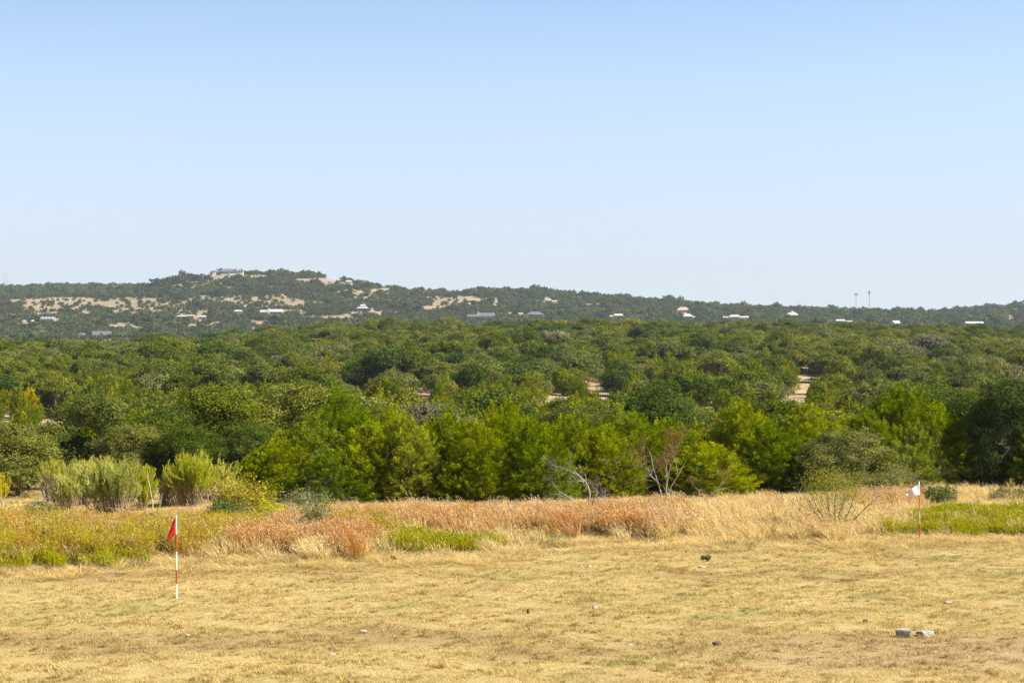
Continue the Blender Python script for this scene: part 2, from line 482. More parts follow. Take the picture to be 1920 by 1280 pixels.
# ------------------------------------------------------------------ tree crowns
def juniper_crown(name, h, r, nlobe, nplume, nleaf, L, W, seed, m):
    rng = np.random.default_rng(seed)
    lob = []
    for i in range(nlobe):
        a = i * 2.399 + rng.normal() * 0.3
        rr = r * 0.66 * math.sqrt((i + 0.3) / nlobe)
        top = h * (1.0 - 0.50 * (rr / (r * 0.62)) ** 1.5 * rng.uniform(0.55, 1.25)) * rng.uniform(0.92, 1.03)
        bot = h * rng.uniform(-0.04, 0.08)
        lr = r * rng.uniform(0.24, 0.42)
        lob.append((rr * cos(a), rr * sin(a), bot, top, lr))
    Ps, As, Ns = [], [], []
    ctr = np.array([0, 0, h * 0.45])
    for k in range(nplume):
        x, y, bot, top, lr = lob[rng.integers(nlobe)]
        t = rng.beta(1.25, 1.05)
        prof = lr * (1 - t ** 2.2) ** 0.75 * (0.75 + 0.25 * min(1, t * 5))
        a = rng.uniform(0, 2 * pi)
        rad = prof * math.sqrt(rng.uniform(0.5, 1.0)) * rng.uniform(0.85, 1.15)
        p = np.array([x + rad * cos(a), y + rad * sin(a), bot + (top - bot) * t])
        outd = np.array([cos(a), sin(a), 0]) * 0.6 * (1 - t * 0.7) + unit(p - ctr) * 0.35
        ax = unit(outd + np.array([0, 0, 0.85]) + rng.normal(size=3) * 0.2)
        pl = rng.uniform(0.22, 0.5) * h / 4.0
        s = rng.random(nleaf) ** 0.8
        off = rng.normal(size=(nleaf, 3)) * (0.055 * h / 4) * (1.12 - s)[:, None] * 1.35
        Ps.append(p + ax * pl * s[:, None] + off)
        As.append(ax + rng.normal(size=(nleaf, 3)) * 0.4 + unit(off) * 0.4)
        Ns.append(unit(off) + outd * .6)
    P = np.concatenate(Ps); A = np.concatenate(As)
    n = len(P)
    V, Fq = leaves(P, A, rng.uniform(0.7, 1.3, n) * L, rng.uniform(0.7, 1.3, n) * W, rng, 0.6, np.concatenate(Ns))
    tint = np.clip(np.repeat(rng.uniform(0.05, 0.95, nplume), nleaf) + rng.normal(size=n) * 0.2, 0, 1)
    return new_mesh(name, V, Fq, [m], tint=tint)
def oak_crown(name, h, r, nclump, nleaf, L, W, seed, m, low=0.25, gap=0.0):
    rng = np.random.default_rng(seed)
    # big limbs of foliage -> clumps -> leaves
    lobes = []; ox, oy = rng.normal(size=2) * r * .12; ax_, ay_ = rng.uniform(.82, 1.18, 2)
    nl = int(rng.integers(7, 13)); squash = rng.uniform(.8, 1.1)
    for i in range(nl):
        a = i * 2.399 + rng.normal() * 0.35
        q = math.sqrt((i + 0.2) / nl)
        rr = r * 0.68 * q
        zz = h * squash * (0.82 - 0.42 * q ** 2 * rng.uniform(0.5, 1.3))
        lobes.append((rr * cos(a) * ax_ + ox, rr * sin(a) * ay_ + oy, zz, r * rng.uniform(0.26, 0.48)))
    if low < 0.15:
        for i in range(7):
            a = i * 0.9 + rng.normal() * .2; lobes.append((r * .62 * cos(a), r * .62 * sin(a), h * rng.uniform(.16, .34), r * .36))
        nl = len(lobes)
    Ps, As, Ns, Ts = [], [], [], []
    for k in range(nclump):
        x, y, z, lr = lobes[rng.integers(nl)]
        v = unit(rng.normal(size=3)); v[2] = abs(v[2]) * 1.0 if rng.random() < 0.72 else v[2] * 0.8
        c = np.array([x, y, z]) + v * np.array([lr, lr, min(lr, h * 0.23)]) * rng.uniform(0.7, 1.05)
        c[2] = max(c[2], h * low * rng.uniform(0.4, 1.1))
        cr = rng.uniform(0.10, 0.19) * r
        u = unit(rng.normal(size=(nleaf, 3))) * (rng.random((nleaf, 1)) ** 0.45)
        u[:, 2] = u[:, 2] * 0.75
        Ps.append(c + u * cr)
        As.append(rng.normal(size=(nleaf, 3)) + np.array([0, 0, 0.2]))
        Ns.append(np.tile(v * 0.9, (nleaf, 1)) + u * 0.5)
        Ts.append(np.full(nleaf, rng.uniform(0.3, 0.7)))
    P = np.concatenate(Ps); A = np.concatenate(As); n = len(P)
    V, Fq = leaves(P, A, rng.uniform(0.6, 1.4, n) * L, rng.uniform(0.6, 1.4, n) * W, rng, 0.42, np.concatenate(Ns))
    tint = np.clip(np.concatenate(Ts) + rng.normal(size=n) * 0.15, 0, 1)
    return new_mesh(name, V, Fq, [m], tint=tint)
def trunk_mesh(name, h, r, seed, multi=1, m=None, k=6, depth=2):
    rng = np.random.default_rng(seed); tb = Tubes()
    for i in range(multi):
        a = rng.uniform(0, 2 * pi)
        d0 = np.array([cos(a) * 0.35 * (multi > 1), sin(a) * 0.35 * (multi > 1), 1.0])
        branch(tb, (0.08 * cos(a) * (multi > 1), 0.08 * sin(a) * (multi > 1), -0.25), d0, h * 0.52, 0.045 * h / max(1, multi ** 0.5), rng, depth, k, 0.16, 0.04, (3, 5), 0.75)
    return tb.mesh(name, m or M['bark'])

NEARJ = [(juniper_crown('juniper_crown', 4.0, 1.75, 21, 1900, 56, 0.066, 0.024, 100 + i, M['juniper_near']),
          trunk_mesh('juniper_trunk', 4.0, 0.1, 140 + i, 3)) for i in range(5)]
NEARO = [(oak_crown('oak_crown', 4.2, 2.2, 620, 85, 0.080, 0.046, 200 + i, M['oak'], low=0.12),
          trunk_mesh('oak_trunk', 4.2, 0.1, 240 + i, 2)) for i in range(4)]
MIDJ = [(juniper_crown('juniper_crown', 4.0, 1.7, 13, 420, 24, 0.15, 0.065, 300 + i, M['juniper']),
         trunk_mesh('juniper_trunk', 4.0, 0.1, 340 + i, 2, k=4, depth=1)) for i in range(9)]
MIDO = [(oak_crown('oak_crown', 5.6, 3.4, 330, 34, 0.20, 0.125, 400 + i, M['oak'], low=0.22),
         trunk_mesh('oak_trunk', 5.6, 0.1, 440 + i, 2, k=4, depth=1)) for i in range(9)]
FARO = [oak_crown('far_crown', 4.8, 3.0, 55, 9, 0.85, 0.6, 500 + i, M['far'], low=0.1) for i in range(6)]

# ------------------------------------------------------------------ ground sheet
rows = np.concatenate([np.arange(-60, 0, 5.), np.arange(0, 100, 1.0), np.arange(100, 700, 5.), np.arange(700, 3200, 12.), np.linspace(3200, 4700, 20)])
ncol = 261
u = np.linspace(-1, 1, ncol)
D = np.repeat(rows[:, None], ncol, 1)
XX = u[None] * (30 + 0.6 * np.maximum(D, 0))
ZZ = ground(XX, D)
# photo-located dry openings: px, row, half width, half height, strength
FARP = [(190,576,175,19,.62),(110,562,95,5,.9),(240,588,80,7,.6),(60,566,60,6,.8),(510,568,80,13,.56),(430,562,60,6,.5),(660,563,34,7,.6),
        (432,519,68,3.2,1.5),(600,528,42,5.5,1.5),(715,545,26,3,1.4),(660,548,50,3,1.0),(850,562,66,10,.62),(832,578,66,5,.95),(830,551,60,4,.6),(930,567,7,9,1.3),
        (380,612,28,6,1.1),(480,605,26,5,1.0),(500,618,30,6,1.2),(590,598,30,5,.9),(635,598,45,6,1.0),(345,592,45,5,.8),(230,612,26,6,1.0),(290,603,30,4,.8),
        (1060,583,30,3,.9),(1110,575,20,4,.8),(985,594,40,4,1.2),(1040,560,45,3,.7),(910,599,20,4,1.0),(700,588,55,5,.8),
        (1800,592,60,3,.9),(1895,600,10,10,1.2),(1660,603,16,3,.6),(560,585,40,4,.6),(1290,592,30,4,.6),(1130,585,25,3,.7),(520,592,16,6,1.0),(140,596,60,4,.4)]
MIDP = [(665,730,30,8),(785,738,28,8),(1130,733,42,14),(1130,706,16,7),(1515,708,36,9),(1485,758,42,12),(1325,772,24,14),(98,800,26,20),(10,782,18,9),
        (1600,716,16,6),(1225,738,14,6),(1040,748,40,6),(1330,795,14,10),(1440,792,22,10)]
def patchval(px, py, L, soft=1.0):
    v = np.zeros_like(px)
    for q in L:
        s = q[4] if len(q) > 4 else 1.0
        e = ((px - q[0]) / q[2]) ** 2 + ((py - q[1]) / q[3]) ** 2
        v = np.maximum(v, s * np.clip(1.6 - e, 0, 1))
    return v
Dm = np.maximum(D, 30)
pv = np.where(D > 1300, patchval(PX(XX, Dm), PY(ZZ, Dm), FARP), 0)
V = np.stack([XX, D, ZZ], -1).reshape(-1, 3)
i = np.arange(len(rows) - 1)[:, None] * ncol; j = np.arange(ncol - 1)[None]
Fq = np.stack([i + j, i + j + 1, i + ncol + j + 1, i + ncol + j], -1).reshape(-1, 4)
me = new_mesh('ground', V, Fq, [M['ground']], smooth=True)
a = me.attributes.new('patch', 'FLOAT', 'POINT'); a.data.foreach_set('value', np.clip(pv, 0, 1).astype(np.float32).ravel())
tag(link('ground', me), kind='structure')

# ------------------------------------------------------------------ far buildings
M['white_wall'] = plain('white_wall', (0.52, 0.50, 0.45), 0.8, (0.44, 0.42, 0.38), 0.5)
M['cream_wall'] = plain('cream_wall', (0.52, 0.44, 0.32), 0.85, (0.55, 0.46, 0.33), 0.5)
M['brown_wall'] = plain('brown_wall', (0.30, 0.19, 0.12), 0.85, None, 0.5)
M['dark_wall'] = plain('dark_wall', (0.12, 0.10, 0.09), 0.85, None, 0.5)
M['slate_roof'] = plain('slate_roof', (0.115, 0.12, 0.15), 0.7, (0.09, 0.095, 0.12), 0.7)
M['grey_roof'] = plain('grey_roof', (0.30, 0.31, 0.34), 0.5, (0.24, 0.25, 0.28), 0.7)
M['pale_roof'] = plain('pale_roof', (0.44, 0.44, 0.435), 0.6, (0.34, 0.34, 0.335), 0.7)
M['tan_roof'] = plain('tan_roof', (0.42, 0.36, 0.28), 0.6, None, 0.7)
M['pane'] = plain('window_pane', (0.03, 0.035, 0.045), 0.15, None, 1)
M['door'] = plain('door_paint', (0.10, 0.07, 0.05), 0.6, None, 1)
M['steel'] = plain('mast_steel', (0.24, 0.26, 0.29), 0.6, None, 1)

def box_vf(x0, x1, y0, y1, z0, z1):
    V = [(x, y, z) for z in (z0, z1) for y in (y0, y1) for x in (x0, x1)]
    Fq = [(0, 2, 3, 1), (4, 5, 7, 6), (0, 1, 5, 4), (2, 6, 7, 3), (0, 4, 6, 2), (1, 3, 7, 5)]
    return V, Fq
def poly(name, V, Fq, m, parent=None):
    me = bpy.data.meshes.new(name); me.from_pydata(V, [], Fq); me.update(); me.materials.append(m)
    return link(name, me, parent)
def boxes(name, bl, m, parent=None):
    V, Fq = [], []
    for b_ in bl:
        v, f = box_vf(*b_); n = len(V); V += v; Fq += [tuple(i + n for i in q) for q in f]
    return poly(name, V, Fq, m, parent)
def roof(name, x0, x1, y0, y1, z, rh, m, parent, hip=0.0, axis='x', ov=0.5):
    """solid gable (hip=0) or hipped roof with real eaves thickness"""
    x0 -= ov; x1 += ov; y0 -= ov; y1 += ov; t = 0.22
    if axis == 'x':
        ym = (y0 + y1) / 2; r = [(x0 + hip, ym, z + rh), (x1 - hip, ym, z + rh)]
    else:
        xm = (x0 + x1) / 2; r = [(xm, y0 + hip, z + rh), (xm, y1 - hip, z + rh)]
    V = [(x0, y0, z - t), (x1, y0, z - t), (x1, y1, z - t), (x0, y1, z - t), (x0, y0, z), (x1, y0, z), (x1, y1, z), (x0, y1, z)] + r
    Fq = [(0, 3, 2, 1), (0, 1, 5, 4), (1, 2, 6, 5), (2, 3, 7, 6), (3, 0, 4, 7)]
    Fq += [(4, 5, 9, 8), (6, 7, 8, 9), (5, 6, 9), (7, 4, 8)] if axis == 'x' else [(5, 6, 9, 8), (7, 4, 8, 9), (4, 5, 8), (6, 7, 9)]
    return poly(name, V, Fq, m, parent)
BUILT = []      # px0, px1, ytop, ybase, d   (trees keep out of these sight lines)
def site(px, y, wpx, hpx, lo=1400, hi=2600, yaw=0.0, name='house', label='', cat='house', group=None, d=None):
    d = d or find_d(px, y, lo, hi)
    z = g1(X(px, d), d)
    e = empty(name, (X(px, d), d, z), yaw); tag(e, label, cat, group)
    BUILT.append((px - wpx / 2, px + wpx / 2, y - hpx, y, d))
    return e, d, d / F      # metres per photo pixel
LAST = {}
def wing(e, x0, x1, y0, y1, h, rh, wm, rm, hip=0.0, axis='x', nwin=3, door=True, z0=-2.5, gable=True, ov=0.5, winh=1.3):
    """wall block with gable infill, roof, windows and a door under the house e"""
    V, Fq = box_vf(x0, x1, y0, y1, z0, h)
    if gable and hip == 0:
        n = len(V); t = rh * 0.9
        if axis == 'x':
            ym = (y0 + y1) / 2
            V += [(x0, ym, h + t), (x1, ym, h + t)]; Fq += [(4, n, 6), (5, 7, n + 1)]
        else:
            xm = (x0 + x1) / 2
            V += [(xm, y0, h + t), (xm, y1, h + t)]; Fq += [(4, 5, n), (6, n + 1, 7)]
    wl = poly('wall', V, Fq, wm, e)
    r = roof('roof', x0, x1, y0, y1, h + 0.02, rh, rm, e, hip, axis, ov)
    LAST['roof'] = r
    wdt = x1 - x0
    slots = nwin + (1 if door else 0)
    for k in range(slots):
        cx = x0 + wdt * (k + 0.5) / slots
        if door and k == slots // 2:
            boxes('door', [(cx - 0.55, cx + 0.55, y0 - 0.08, y0 + 0.05, 0.05, 2.2)], M['door'], e)
        else:
            wn = boxes('window', [(cx - 0.75, cx + 0.75, y0 - 0.06, y0 + 0.05, h * 0.5 - winh / 2 + 0.2, h * 0.5 + winh / 2 + 0.2)], M['pane'], e)
    return wl, r

# hilltop mansion, its gable barn, antennas and the low white trailer beside it
e, d, k = site(436, 514.5, 56, 13, 2100, 2330, 0.06, 'mansion', 'long slate-roofed white mansion with a chimney tower on top of the hill', 'house')
wing(e, -12.2, 4.6, -5, 5, 3.0, 3.2, M['white_wall'], M['slate_roof'], nwin=7)
wing(e, -16.4, -12.5, -3.5, 4, 2.5, 2.3, M['dark_wall'], M['slate_roof'], nwin=1, door=False)
ch = boxes('chimney', [(4.8, 6.9, -4.6, -3.0, -2.5, 7.6)], M['white_wall'], LAST['roof'])
wing(e, 7.1, 12.2, -7, 4, 3.8, 2.7, M['white_wall'], M['slate_roof'], hip=2.2, nwin=2, door=False)
boxes('garden_wall', [(-8, 7, -12, -11.7, -2, 0.9)], M['white_wall'], e)
e, d, k = site(401, 515, 11, 8, 2100, 2330, 0.6, 'barn', 'small white gable-front barn left of the hilltop mansion', 'barn')
wing(e, -3.1, 3.1, -4, 4, 3.0, 2.0, M['white_wall'], M['slate_roof'], axis='y', nwin=2, door=False, ov=0.25)
def mast(px, ybase, ytop, label, d=None, arms=0, head=False, lo=2100, hi=2330, r=0.22, cat='antenna', name='antenna_mast'):
    d = d or find_d(px, ybase, lo, hi); z = g1(X(px, d), d)
    h = (PY(z, d) - ytop) * d / F
    e = empty(name, (X(px, d), d, z)); tag(e, label, cat)
    tb = Tubes(); tb.add([(0, 0, -1), (0, 0, h * 0.5), (0, 0, h)], [r, r * 0.9, r * 0.7], 6)
    link('pole', tb.mesh('pole', M['steel']), e)
    if arms:
        tb = Tubes()
        for q in range(arms):
            zz = h * (0.8 - 0.16 * q); tb.add([(-1.3, 0, zz), (0, 0, zz), (1.3, 0, zz)], 0.12, 4)
        link('crossarm', tb.mesh('crossarm', M['steel']), e)
    if head:
        return e, h
    return e, h
mast(407, 514.5, 500, 'thin dark antenna mast between the white barn and the mansion', arms=2)
mast(429.5, 514.5, 501, 'short thin aerial rising behind the mansion roof ridge', r=0.16)
e, d, k = site(490, 519, 16, 5, 2100, 2330, 0, 'garden_shed', 'low white shed with one raised end right of the mansion', 'shed')
wing(e, -1.6, 6.5, -1.5, 1.5, 1.1, 0.5, M['white_wall'], M['pale_roof'], nwin=2, door=False, ov=0.15, winh=0.5)
wing(e, -4.4, -1.8, -1.5, 1.8, 1.8, 1.0, M['white_wall'], M['pale_roof'], axis='y', nwin=1, door=False, ov=0.15, winh=0.6)
e, d, k = site(680, 527, 18, 9, 2150, 2330, 0, 'pavilion', 'dark flat-roofed pavilion among trees near the right end of the hill crest', 'pavilion')
boxes('flat_roof', [(-5.5, 4.5, -4, 4, 4.6, 5.0)], M['slate_roof'], e)
roof('raised_roof', -1, 4, -4, 4, 5.02, 0.9, M['slate_roof'], e, hip=1.8, ov=0.2)
boxes('wall', [(-1.0, 0.6, -3, 3, -2, 4.58)], M['white_wall'], e)
for xx in (-5, 4): boxes('post', [(xx - 0.15, xx + 0.15, -3.6, -3.3, -2, 4.58)], M['dark_wall'], e)
e, d, k = site(654, 532, 13, 5, 2150, 2330, 0.3, 'cottage', 'small cream cottage half hidden in trees below the hill crest', 'cottage')
wing(e, -3.8, 3.2, -3, 3, 2.4, 1.5, M['cream_wall'], M['tan_roof'], hip=1.5, nwin=2)

# houses on the lower slope, left to right
e, d, k = site(90, 604, 28, 10, 1500, 2000, 0, 'house', 'grey-roofed house with a row of white dormers on the far left slope', 'house')
wing(e, -6, 6, -4, 4, 2.7, 2.0, M['white_wall'], M['grey_roof'], nwin=5)
for q in range(4):
    r_ = roof('dormer', -5.2 + q * 2.9, -3.8 + q * 2.9, -4.4, -1, 3.9, 0.7, M['white_wall'], LAST['roof'], axis='y', ov=0.1)
e, d, k = site(45, 606, 10, 5, 1500, 2000, 0.5, 'cabin', 'tiny cream gable cabin at the far left of the slope', 'cabin')
wing(e, -2, 2, -2, 2, 1.8, 1.3, M['cream_wall'], M['tan_roof'], axis='y', nwin=1, ov=0.2, winh=0.7)
e, d, k = site(61, 606, 9, 6, 1500, 2000, 0.5, 'cabin', 'tiny cream gable cabin close to the dormered grey house', 'cabin')
wing(e, -1.8, 1.8, -2, 2, 2.0, 1.5, M['cream_wall'], M['tan_roof'], axis='y', nwin=1, ov=0.2, winh=0.7)
e, d, k = site(191, 631, 36, 12, 1400, 1800, 0, 'house', 'long dark slate-roofed house with one dormer just above the near forest', 'house')
wing(e, -7, 7, -4, 4, 1.3, 3.3, M['dark_wall'], M['slate_roof'], nwin=4, ov=0.5, winh=0.7)
dr = roof('dormer', -0.4, 1.8, -4.2, -0.8, 2.3, 1.1, M['dark_wall'], LAST['roof'], axis='y', ov=0.15)
e, d, k = site(154, 631, 17, 8, 1400, 1800, 0, 'shed', 'dark grey hip-roofed shed left of the long slate-roofed house', 'shed')
wing(e, -3, 3, -3, 3, 1.4, 1.6, M['white_wall'], M['slate_roof'], hip=1.2, nwin=2, ov=0.4, winh=0.6)
e, d, k = site(348, 598, 36, 12, 1600, 2000, 0.1, 'house', 'brown-walled house with a low pale stepped roof in the left clearing', 'house')
wing(e, -6.5, 1.5, -4, 4, 2.4, 0.8, M['brown_wall'], M['pale_roof'], nwin=3, ov=0.7)
wing(e, 1.9, 7.5, -3, 4, 2.9, 1.0, M['brown_wall'], M['tan_roof'], nwin=2, ov=0.7)
wing(e, -8.4, -6.9, -2, 2, 2.0, 0.5, M['dark_wall'], M['pale_roof'], nwin=1, door=False, ov=0.3)
e, d, k = site(379, 598, 17, 8, 1600, 2000, 0.1, 'garage', 'pale-roofed garage with brown walls right of the stepped-roof house', 'garage')
wing(e, -3.3, 3.6, -3, 3, 2.1, 1.2, M['brown_wall'], M['pale_roof'], hip=1.2, nwin=1, ov=0.4)
e, d, k = site(447, 587, 18, 6, 1700, 2100, 0.0, 'house', 'small white hip-roofed house left of the long pale-roofed house', 'house')
wing(e, -4.1, 4.1, -4, 4, 1.6, 1.5, M['cream_wall'], M['pale_roof'], hip=2.4, nwin=3, ov=0.4, winh=0.7)
e, d, k = site(509, 590, 42, 13, 1700, 2100, 0.05, 'house', 'long pale-roofed house with a central white chimney on the middle slope', 'house')
wing(e, -10.0, -3.4, -4, 4, 2.6, 1.9, M['brown_wall'], M['pale_roof'], nwin=3)
wing(e, -2.6, 10.0, -3, 5, 2.8, 2.4, M['brown_wall'], M['pale_roof'], nwin=5)
boxes('chimney', [(-3.2, -1.6, -3.9, -3.03, -2, 6.2)], M['white_wall'], LAST['roof'])
e, d, k = site(680, 583, 24, 15, 1750, 2150, 0.1, 'house', 'bright white two-tier house with a cupola beside the middle gully', 'house')
wing(e, -5.4, 5.2, -4, 4, 2.7, 1.6, M['dark_wall'], M['pale_roof'], hip=2.2, nwin=4, ov=0.6)
wing(e, -2.6, 3.2, -2, 2, 4.9, 1.3, M['white_wall'], M['pale_roof'], hip=1.4, nwin=2, door=False, ov=0.3)
boxes('chimney', [(0.4, 1.3, -0.5, 0.5, 5.2, 7.4)], M['white_wall'], LAST['roof'])
e, d, k = site(697, 583, 8, 6, 1750, 2150, 0.3, 'shed', 'small pale shed right of the two-tier white house', 'shed')
wing(e, -1.4, 1.4, -2, 2, 2.0, 0.8, M['white_wall'], M['pale_roof'], axis='y', nwin=1, door=False, ov=0.15, winh=0.7)
e, d, k = site(887, 598, 20, 10, 1600, 2100, 0.0, 'house', 'low dark metal-roofed lodge with white walls, left of a larger dark-roofed one', 'lodge')
wing(e, -4.8, 4.2, -4, 4, 2.2, 2.0, M['white_wall'], M['slate_roof'], nwin=4, ov=0.5, winh=0.9)
e, d, k = site(913, 598, 33, 14, 1600, 2100, 0.0, 'house', 'larger dark metal-roofed lodge with white end pillar and deep porch', 'lodge')
wing(e, -7.0, 7.0, -4, 4, 2.9, 2.9, M['white_wall'], M['slate_roof'], nwin=4, ov=0.6)
boxes('chimney', [(-8.6, -7.5, -4.4, -3.2, -2, 7.0)], M['white_wall'], LAST['roof'])
for q in range(4): boxes('porch_post', [(-6 + q * 3.4, -5.7 + q * 3.4, -6.0, -5.7, -2, 2.3)], M['white_wall'], e)
roof('porch_roof', -6.6, 5.2, -6.2, -4.3, 2.3, 0.35, M['slate_roof'], e, ov=0.2)
e, d, k = site(1003, 595, 34, 13, 1600, 2100, 0.05, 'house', 'cream house under a broad dark hipped roof in a pale dirt yard', 'house')
wing(e, -7.5, 7.5, -5, 5, 2.7, 2.6, M['cream_wall'], M['slate_roof'], hip=4.0, nwin=5, ov=0.8)
e, d, k = site(976, 592, 8, 5, 1600, 2100, 0.2, 'garage', 'small cream outbuilding left of the broad hipped-roof house', 'garage')
wing(e, -2.1, 2.1, -2, 2, 2.0, 0.9, M['cream_wall'], M['tan_roof'], nwin=1, ov=0.2, winh=0.6)
e, d, k = site(1032, 569, 24, 12, 1900, 2300, 0.0, 'house', 'white house with one tall white chimney high on the central ridge', 'house')
wing(e, -4.5, 1.6, -3, 3, 3.2, 2.3, M['white_wall'], M['grey_roof'], hip=2.2, nwin=2, ov=0.3)
boxes('chimney', [(-6.3, -4.6, -1, 1, -2, 6.4)], M['white_wall'], LAST['roof'])
wing(e, 2.0, 6.6, -3, 3, 2.0, 1.4, M['cream_wall'], M['tan_roof'], nwin=2, door=False, ov=0.3, winh=0.8)
e, d, k = site(1155, 596, 26, 8, 1600, 2100, 0.1, 'house', 'white-walled pale-roofed house just over the centre treetops', 'house')
wing(e, -1.5, 6, -3, 3, 2.4, 1.5, M['white_wall'], M['pale_roof'], nwin=3, ov=0.4, winh=0.8)
wing(e, -6, -1.9, -3, 3, 1.6, 1.0, M['dark_wall'], M['pale_roof'], nwin=1, door=False, ov=0.3, winh=0.6)
e, d, k = site(1281, 585, 29, 12, 1750, 2200, -0.1, 'house', 'cream hip-roofed house standing above a whiter house on the right ridge', 'house')
wing(e, -6.6, 6.6, -4, 4, 2.0, 3.2, M['cream_wall'], M['tan_roof'], hip=4.2, nwin=4, ov=0.7)
e, d, k = site(1290, 598, 26, 12, 1550, 2000, 0.15, 'house', 'bright white house with broad pale hip roof below the cream one', 'house')
wing(e, -5.0, 3.4, -4, 4, 2.6, 2.4, M['white_wall'], M['pale_roof'], hip=2.8, nwin=3, ov=0.6)
wing(e, 3.6, 7.4, -4, 2, 1.4, 1.2, M['cream_wall'], M['pale_roof'], hip=1, nwin=1, door=False, ov=0.3, winh=0.6)
e, d, k = site(1379, 602, 54, 14, 1550, 2000, 0.0, 'house', 'long cream house with several stepped pale roofs above the right forest', 'house')
wing(e, -11.5, -6.2, -3, 3, 3.4, 1.0, M['cream_wall'], M['tan_roof'], nwin=2, ov=0.4)
wing(e, -5.9, 4.0, -4, 4, 4.0, 1.8, M['cream_wall'], M['pale_roof'], hip=2, nwin=4, ov=0.5)
wing(e, 4.3, 11.5, -3, 4, 3.3, 1.3, M['cream_wall'], M['pale_roof'], nwin=3, ov=0.5)
e, d, k = site(1485, 594, 26, 13, 1600, 2150, 0.0, 'house', 'white house with a steep central peak standing alone on the right ridge', 'house')
wing(e, -5.4, 5.6, -4, 4, 1.9, 2.6, M['white_wall'], M['pale_roof'], hip=3.0, nwin=4, ov=0.7)
roof('peak', -1.6, 2.2, -2, 2, 3.0, 3.4, M['pale_roof'], LAST['roof'], hip=1.7, ov=0.2)
e, d, k = site(1583, 606, 32, 8, 1500, 1950, -0.15, 'house', 'low house under a bright sagging white roof above the right forest', 'house')
wing(e, -6.8, 0.2, -4, 4, 2.2, 1.4, M['white_wall'], M['pale_roof'], nwin=3, ov=0.5, winh=0.7)
wing(e, 0.5, 6.8, -4, 4, 1.3, 1.2, M['white_wall'], M['pale_roof'], nwin=2, door=False, ov=0.5, winh=0.6)
e, d, k = site(1680, 610, 20, 9, 1450, 1900, 0.5, 'house', 'small white house with a slanting roof peeking over the right forest', 'house')
wing(e, -3.8, 2.4, -3, 3, 2.0, 2.2, M['white_wall'], M['pale_roof'], nwin=2, ov=0.4, winh=0.7)
boxes('chimney', [(2.6, 3.4, -1, 0, -2, 4.6)], M['cream_wall'], LAST['roof'])
e, d, k = site(1826, 610, 38, 8, 1450, 1900, 0.0, 'barn', 'long flat white metal barn at the right end of the ridge', 'barn')
wing(e, -7.6, 7.6, -5, 5, 1.9, 1.5, M['white_wall'], M['pale_roof'], nwin=5, ov=0.3, winh=0.6)
# radio masts
def radio(px, yb, yt, label, style, d):
    e, h = mast(px, yb, yt, label, d=d, r=0.34, name='radio_mast', cat='radio mast')
    tb = Tubes()
    if style == 'ring':
        for a in np.arange(6) * pi / 3:
            tb.add([(0, 0, h * .9), (2.4 * cos(a), 2.4 * sin(a), h * .93)], 0.14, 4)
            tb.add([(2.4 * cos(a), 2.4 * sin(a), h * .88), (2.4 * cos(a), 2.4 * sin(a), h * .97)], 0.32, 5)
        link('antenna_array', tb.mesh('antenna_array', M['steel']), e)
        tb = Tubes(); tb.add([(-1.3, -.3, h * .80), (-1.3, -.9, h * .80)], 1.1, 10)
        link('dish', tb.mesh('dish', M['steel']), e)
    elif style == 'panel':
        for a in np.arange(3) * 2 * pi / 3 + .4:
            tb.add([(.75 * cos(a), .75 * sin(a), h * .86), (.95 * cos(a), .95 * sin(a), h * .99)], 0.5, 5)
        link('antenna_array', tb.mesh('antenna_array', M['steel']), e)
    return e
radio(1605, 590, 549, 'radio mast with a round antenna crown above the right ridge', 'ring', 2480)
radio(1630, 590, 545, 'taller plain radio mast with a narrow head right of the crowned mast', 'panel', 2480)
radio(8, 545, 508, 'very faint mast nearest the left edge of the photo', '', 2850)
radio(13.5, 545, 513, 'very faint shorter mast beside the one at the left edge', '', 2850)
# shelter with flat white roof in the near woods
e, d, k = site(590, 646, 15, 11, 500, 600, 0.0, 'hunting_blind', 'dark box-shaped hunting blind with a flat white roof poking out of the forest', 'hunting blind', d=520)
hh = (PY(e.location.z, d) - 636) * d / F
boxes('cabin_box', [(-0.8, 0.8, -0.8, 0.8, hh - 1.3, hh)], M['dark_wall'], e)
boxes('flat_roof', [(-1.0, 1.0, -1.0, 1.0, hh + 0.01, hh + 0.14)], M['pale_roof'], e)
boxes('window', [(-0.5, 0.5, -0.83, -0.78, hh - 0.75, hh - 0.4)], M['pane'], e)
for sx in (-1, 1):
    for sy in (-1, 1):
        boxes('leg', [(sx * .7 - .05, sx * .7 + .05, sy * .7 - .05, sy * .7 + .05, -.3, hh - 1.31)], M['dark_wall'], e)
BUILT.append((582, 598, 634, 642, 520))
